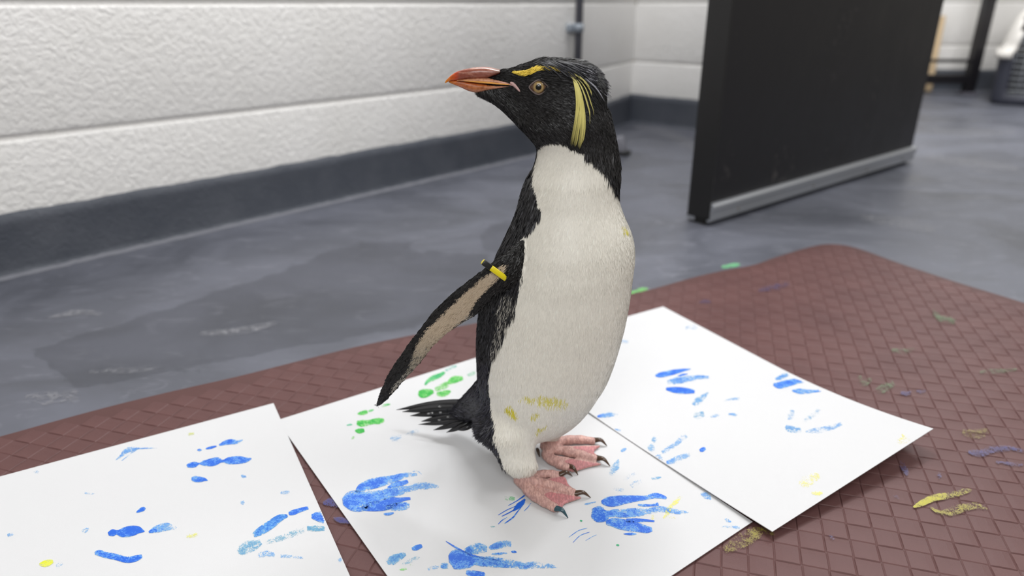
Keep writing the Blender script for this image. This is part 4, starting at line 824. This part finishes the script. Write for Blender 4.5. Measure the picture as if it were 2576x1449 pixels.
# identification band round the flipper
ba, bb = vp(1219, 662, YP - .1*S), vp(1270, 699, YP - .1*S)
k = N('yellow_plastic'); k.set(col=k.mix(k.noise(60, 3), srgb(226, 206, 14), srgb(238, 220, 40)), rough=.3, spec=.5); M_YP = k.m; M_BP = plain('black_plastic', (.012, .012, .012, 1), .3)
bc_ = (ba + bb)/2; hv = (bb - ba)/2; hl = np.linalg.norm(hv); hv /= hl; fax = np.cross(hv, bc_ - CAM); fax /= np.linalg.norm(fax); dpt = np.cross(hv, fax); dpt /= np.linalg.norm(dpt)
rings = []; wdt = 7.3*pxm(bc_)
for i in range(48):
    a = 2*math.pi*i/48; cx_, sx_ = math.cos(a), math.sin(a)
    o_ = hv*math.copysign(abs(cx_)**.8, cx_)*(hl + .0016) + dpt*math.copysign(abs(sx_)**.8, sx_)*.0085; d_ = hv*cx_ + dpt*sx_
    rings.append([bc_ + o_ + d_*.0011*math.cos(b) + fax*wdt*math.copysign(abs(math.sin(b))**.6, math.sin(b)) for b in np.linspace(0, 2*math.pi, 12, endpoint=False)])
V = [p for r_ in rings for p in r_]; Fc = [(i*12 + j, i*12 + (j+1) % 12, ((i+1) % 48)*12 + (j+1) % 12, ((i+1) % 48)*12 + j) for i in range(48) for j in range(12)]
band = link('flipper_band', mesh('band', V, Fc), M_YP, PENG); band['label'] = 'yellow plastic identification band around the flipper'
cl0 = ba + hv*.0012 + dpt*(-.0085 if dpt[1] > 0 else .0085)*.9
Mx = Matrix((( *hv, ), (*fax,), (*dpt,))).transposed().to_4x4(); Mx.translation = Vector(cl0)
v, f = box(-.0042, .0042, -wdt*1.05, wdt*1.05, -.0016, .0016); cme = bevel(mesh('clasp', xf(v, Mx), f), .0008); link('clasp', cme, M_BP, band)

# ------------------------------------------------------------------ black door standing ajar
DZ = .018*S
DA = gp(1783, 560, DZ)[:2]; DB = gp(2294, 402, DZ)[:2]; dd = (DB - DA); DL = np.linalg.norm(dd); dd /= DL; dnrm = np.array([dd[1], -dd[0]])
bl = gp(1743, 542, DZ)[:2]; thick = abs((bl - DA) @ dnrm)
MD = Matrix(((dd[0], -dnrm[0], 0, DA[0]), (dd[1], -dnrm[1], 0, DA[1]), (0, 0, 1, 0), (0, 0, 0, 1)))
k = N('black_door_laminate'); sp1 = k.noise(55, 4, .6); sp2 = k.noise(9, 5, .7, k.coord((1, 1, .5)))
cc = k.mix(k.ramp(k.math('MULTIPLY', sp1, sp2), [(.34, 0.0), (.48, .5)]), srgb(26, 25, 28), srgb(86, 82, 80)); k.set(col=cc, rough=k.ramp(sp2, [(.3, .38), (.7, .5)]), spec=.4); M_DOOR = k.m
k = N('brushed_aluminium'); br = k.noise(300, 3, .6, k.coord((.02, .02, 1))); k.set(col=k.mix(br, srgb(172, 176, 182), srgb(196, 198, 202)), metal=.75, rough=.38, norm=k.bump(br, .0002, .3)); M_ALU = k.m
DOOR = empty('door', (DA[0], DA[1], 0), 'black door standing ajar with an aluminium strip along its bottom edge', 'door')
HT = 1.95
v, f = box(0, DL, .006, thick, DZ + .012, HT); link('door_leaf', bevel(mesh('leaf', xf(v, MD), f), .003), M_DOOR, DOOR, smooth=False)
v, f = box(-.0035, .002, .0, thick, DZ + .006, HT); link('edge_lipping', bevel(mesh('lip', xf(v, MD), f), .001), plain('black_edging', srgb(26, 25, 26), .45), DOOR, smooth=False)
pr_ = [(.004, DZ), (-.0015, DZ), (-.0045, DZ + .004), (-.0045, DZ + .023), (-.0085, DZ + .026), (-.0085, DZ + .036), (-.004, DZ + .040), (.006, DZ + .040), (.006, DZ)]
V = [(x, a, b) for x in (0, DL - .002) for a, b in pr_]; n = len(pr_); Fc = [(i, (i+1) % n, n + (i+1) % n, n + i) for i in range(n)] + [tuple(range(n))[::-1], tuple(range(n, 2*n))]
strip = link('weather_strip', mesh('strip', xf(V, MD), Fc), M_ALU, DOOR, smooth=False); strip['label'] = 'aluminium threshold strip'
for s_ in (.10, .42, .70, .92):
    v, f = disc_dome(np.array((MD @ Vector((DL*s_, -.0045, DZ + .014)))), np.array([dnrm[0], dnrm[1], 0]), .004, .004, .0015, 14, 3); link('screw', mesh('screw', v, f), plain('screw_metal', srgb(150, 146, 142), .4, .8), strip)
v, f = box(.002, DL - .004, .012, thick - .004, .001, DZ + .012); link('brush_seal', mesh('seal', xf(v, MD), f), plain('black_rubber', (.01, .01, .01, 1), .7), DOOR, smooth=False)
v, f = box(-.001, .03, thick - .018, thick + .004, DZ - .003, DZ + .012); link('end_cap', bevel(mesh('cap', xf(v, MD), f), .001), M_ALU, DOOR, smooth=False)

# ------------------------------------------------------------------ conduit pipe on the wall end
pb = np.array([Q0[0]*S, Q0[1]*S]); dn_ = np.array([.74, -.673]); pq = pb - np.array([.673, .74])*.02 + dn_*.024
PIPE = empty('conduit_pipe', (pq[0], pq[1], 0), 'thin dark grey vertical pipe clipped to the wall near the corner', 'pipe')
link('pipe_tube', mesh('pipe', *tube([(pq[0], pq[1], z) for z in np.linspace(.0, 2.4, 8)], .0118, 16, 1, (0, 1, 0))), plain('dark_grey_pipe', srgb(66, 66, 74), .4), PIPE)
zc = vp(1457, 70, pq[1])[2]
v, f = tube([(pq[0], pq[1], zc - .012), (pq[0], pq[1], zc + .012)], .0155, 20, 1, (0, 1, 0)); cl_ = link('saddle_clip', mesh('clip', v, f), plain('pale_grey_clip', srgb(150, 158, 168), .4), PIPE)
Mc = Matrix(((.673, -.74, 0, pq[0]), (.74, .673, 0, pq[1]), (0, 0, 1, zc), (0, 0, 0, 1)))
v, f = box(-.034, .02, .006, .024, -.011, .011); link('clip_plate', bevel(mesh('plate', xf(v, Mc), f), .002), plain('pale_grey_clip', srgb(150, 158, 168), .4), PIPE)

# ------------------------------------------------------------------ small door stop on the floor behind the penguin
c = gp(1560, 392, 0); Mw = Matrix.Translation((c[0], c[1] + .02, 0)) @ Matrix.Rotation(-.5, 4, 'Z')
WED = empty('door_stop', (c[0], c[1], 0), 'small grey block with a black rubber base on the floor behind the penguin', 'door stop')
V = [(-.03, -.016, .012), (.022, -.016, .012), (.022, .016, .012), (-.03, .016, .012), (-.03, -.014, .05), (.008, -.014, .058), (.008, .014, .058), (-.03, .014, .05)]; Fc = [(0, 3, 2, 1), (4, 5, 6, 7), (0, 1, 5, 4), (1, 2, 6, 5), (2, 3, 7, 6), (3, 0, 4, 7)]
link('stop_block', bevel(mesh('blk', xf(V, Mw), Fc), .003), plain('mid_grey_plastic', srgb(130, 130, 138), .5), WED)
v, f = box(-.034, .032, -.02, .02, 0, .013); link('rubber_base', bevel(mesh('rb', xf(v, Mw), f), .003), plain('black_rubber_base', (.012, .012, .012, 1), .6), WED)

# ------------------------------------------------------------------ pet carrier
c = gp(2482, 262, 0); KX, KY = c[0], c[1]
KEN = empty('pet_carrier', (KX, KY, 0), 'pet carrier with a white upper shell, dark grey tub and wire door', 'pet carrier')
KW, KH, KD = .40, .445, .52; hm = .205
def outline(y, inset=0.0, part='low', z0=0, z1=1): pass
def shell(zs, ins, thick_=.008, front=True):
    """rounded-rectangle rings stacked up, open at the front where the door sits"""
    V, Fc = [], []; n = 40
    for z_, i_ in zip(zs, ins):
        for t in range(n):
            a = 2*math.pi*t/n; e = .2; X = math.copysign(abs(math.cos(a))**e, math.cos(a)); Y = math.copysign(abs(math.sin(a))**e, math.sin(a))
            V.append((KX + KW/2 + (KW/2 - i_)*X, KY + KD/2 + (KD/2 - i_*.6)*Y, z_))
    return V, n
dx0, dx1, dz0, dz1 = .058, KW - .058, .045, .385
def carrier_part(name, zs, ins, matl, cap, label=None):
    V, n = shell(zs, ins); Fc = []
    for r_ in range(len(zs) - 1):
        for t in range(n):
            a = r_*n + t; b = r_*n + (t+1) % n
            cx_ = (V[a][0] + V[b][0])/2 - KX; cz_ = (V[a][2] + V[a + n][2])/2; cy_ = (V[a][1] + V[b][1])/2
            if cy_ < KY + .05 and dx0 < cx_ < dx1 and dz0 < cz_ < dz1: continue
            Fc.append((a, b, b + n, a + n))
    if cap == 'top': Fc.append(tuple(range((len(zs)-1)*n, len(zs)*n)))
    if cap == 'bottom': Fc.append(tuple(range(n))[::-1])
    me = mesh(name, V, Fc); o = link(name, me, matl, KEN); md = o.modifiers.new('t', 'SOLIDIFY'); md.thickness = .007; md.offset = -1
    if label: o['label'] = label
    return o
M_TUB = plain('dark_grey_plastic', srgb(58, 60, 72), .45); M_SHELL = plain('white_plastic', srgb(232, 228, 222), .4)
carrier_part('lower_tub', [0.0, .008, .02, .045, .09, .14, .19, hm], [.022, .010, .006, .005, .004, .002, 0, -.002], M_TUB, 'bottom', 'dark grey lower tub')
carrier_part('upper_shell', [hm, hm + .012, hm + .03, hm + .035, hm + .07, hm + .12, hm + .165, hm + .18, hm + .21, hm + .23, KH], [-.014, -.016, -.014, .002, .006, .016, .03, .038, .058, .08, .13], M_SHELL, 'top', 'white upper shell')
M_WIRE = plain('steel_wire', srgb(196, 200, 206), .35, .5)
KEN.rotation_euler[2] = -math.atan2(KX, KY)
fr = [(dx0 + .004, dz0 + .004), (dx1 - .004, dz0 + .004), (dx1 - .004, .27), (dx1 - .05, dz1 - .004), (dx0 + .05, dz1 - .004), (dx0 + .004, .27), (dx0 + .004, dz0 + .004)]
wd_ = link('wire_door', mesh('frame', *tube([(KX + a, KY + .012, b) for a, b in fr], .0032, 8, 1, (0, 1, 0))), M_WIRE, KEN)
for i in range(19):
    z_ = dz0 + .02 + i*.026
    if z_ > dz1 - .01: break
    xi = np.interp(z_, [.27, dz1 - .004], [0, .046]); link('wire', mesh('wire', *tube([(KX + dx0 + xi + .004, KY + .012, z_), (KX + dx1 - xi - .004, KY + .012, z_)], .0042, 6)), M_WIRE, wd_)
for i in range(1, 6):
    x_ = dx0 + (dx1 - dx0)*i/6; zt = dz1 - .006 if .05 < x_ - dx0 < dx1 - dx0 - .05 else .3; link('wire', mesh('wire', *tube([(KX + x_, KY + .008, dz0 + .004), (KX + x_, KY + .008, zt)], .002, 6, 1, (0, 1, 0))), M_WIRE, wd_)

# ------------------------------------------------------------------ black metal stand and a wooden batten at the back
pbs = gp(2432, 238, 0)
STA = empty('metal_stand', (pbs[0], pbs[1], 0), 'black metal stand with a tall post and a low rail beside the pet carrier', 'stand')
M_BLK = plain('black_metal', srgb(26, 24, 28), .45)
v, f = box(pbs[0] - .024, pbs[0] + .024, pbs[1] - .024, pbs[1] + .024, .012, 1.7); link('post', bevel(mesh('post', v, f), .003), M_BLK, STA, smooth=False)
for z0_, z1_ in ((.055, .10), (.16, .175)):
    v, f = box(pbs[0] - .62, pbs[0] - .024, pbs[1] - .02, pbs[1] + .02, z0_, z1_); link('rail', bevel(mesh('rail', v, f), .003), M_BLK, STA, smooth=False)
v, f = box(pbs[0] - .62, pbs[0] - .572, pbs[1] - .024, pbs[1] + .024, .012, 1.7); link('post', bevel(mesh('post', v, f), .003), M_BLK, STA, smooth=False)
M_FOOTG = plain('grey_foot', srgb(110, 108, 118), .5)
for dx_ in (0, -.596):
    v, f = box(pbs[0] - .03 + dx_, pbs[0] + .03 + dx_, pbs[1] - .034, pbs[1] + .034, 0, .013); link('foot_plate', bevel(mesh('fp', v, f), .002), M_FOOTG, STA, smooth=False)
k = N('pale_wood'); k.set(col=k.mix(k.noise(40, 5, .6, k.coord((8, 8, .6))), srgb(190, 164, 128), srgb(214, 190, 154)), rough=.55); M_WOOD = k.m
by = 8.62*S; b0 = vp(2336, 225, by); b1 = vp(2371, 40, by + .06)
b0[2] = 0.0
M1 = Vector(b1 - b0).to_track_quat('Z', 'Y').to_matrix().to_4x4(); M1.translation = Vector(b0); ln = np.linalg.norm(b1 - b0)
v, f = box(-.015, .015, -.006, .006, 0.006, ln); o = link('wooden_batten', bevel(mesh('batten', xf(v, M1), f), .002), M_WOOD, None, smooth=False); tag(o, 'pale wooden batten leaning at the back behind the door edge', 'batten')
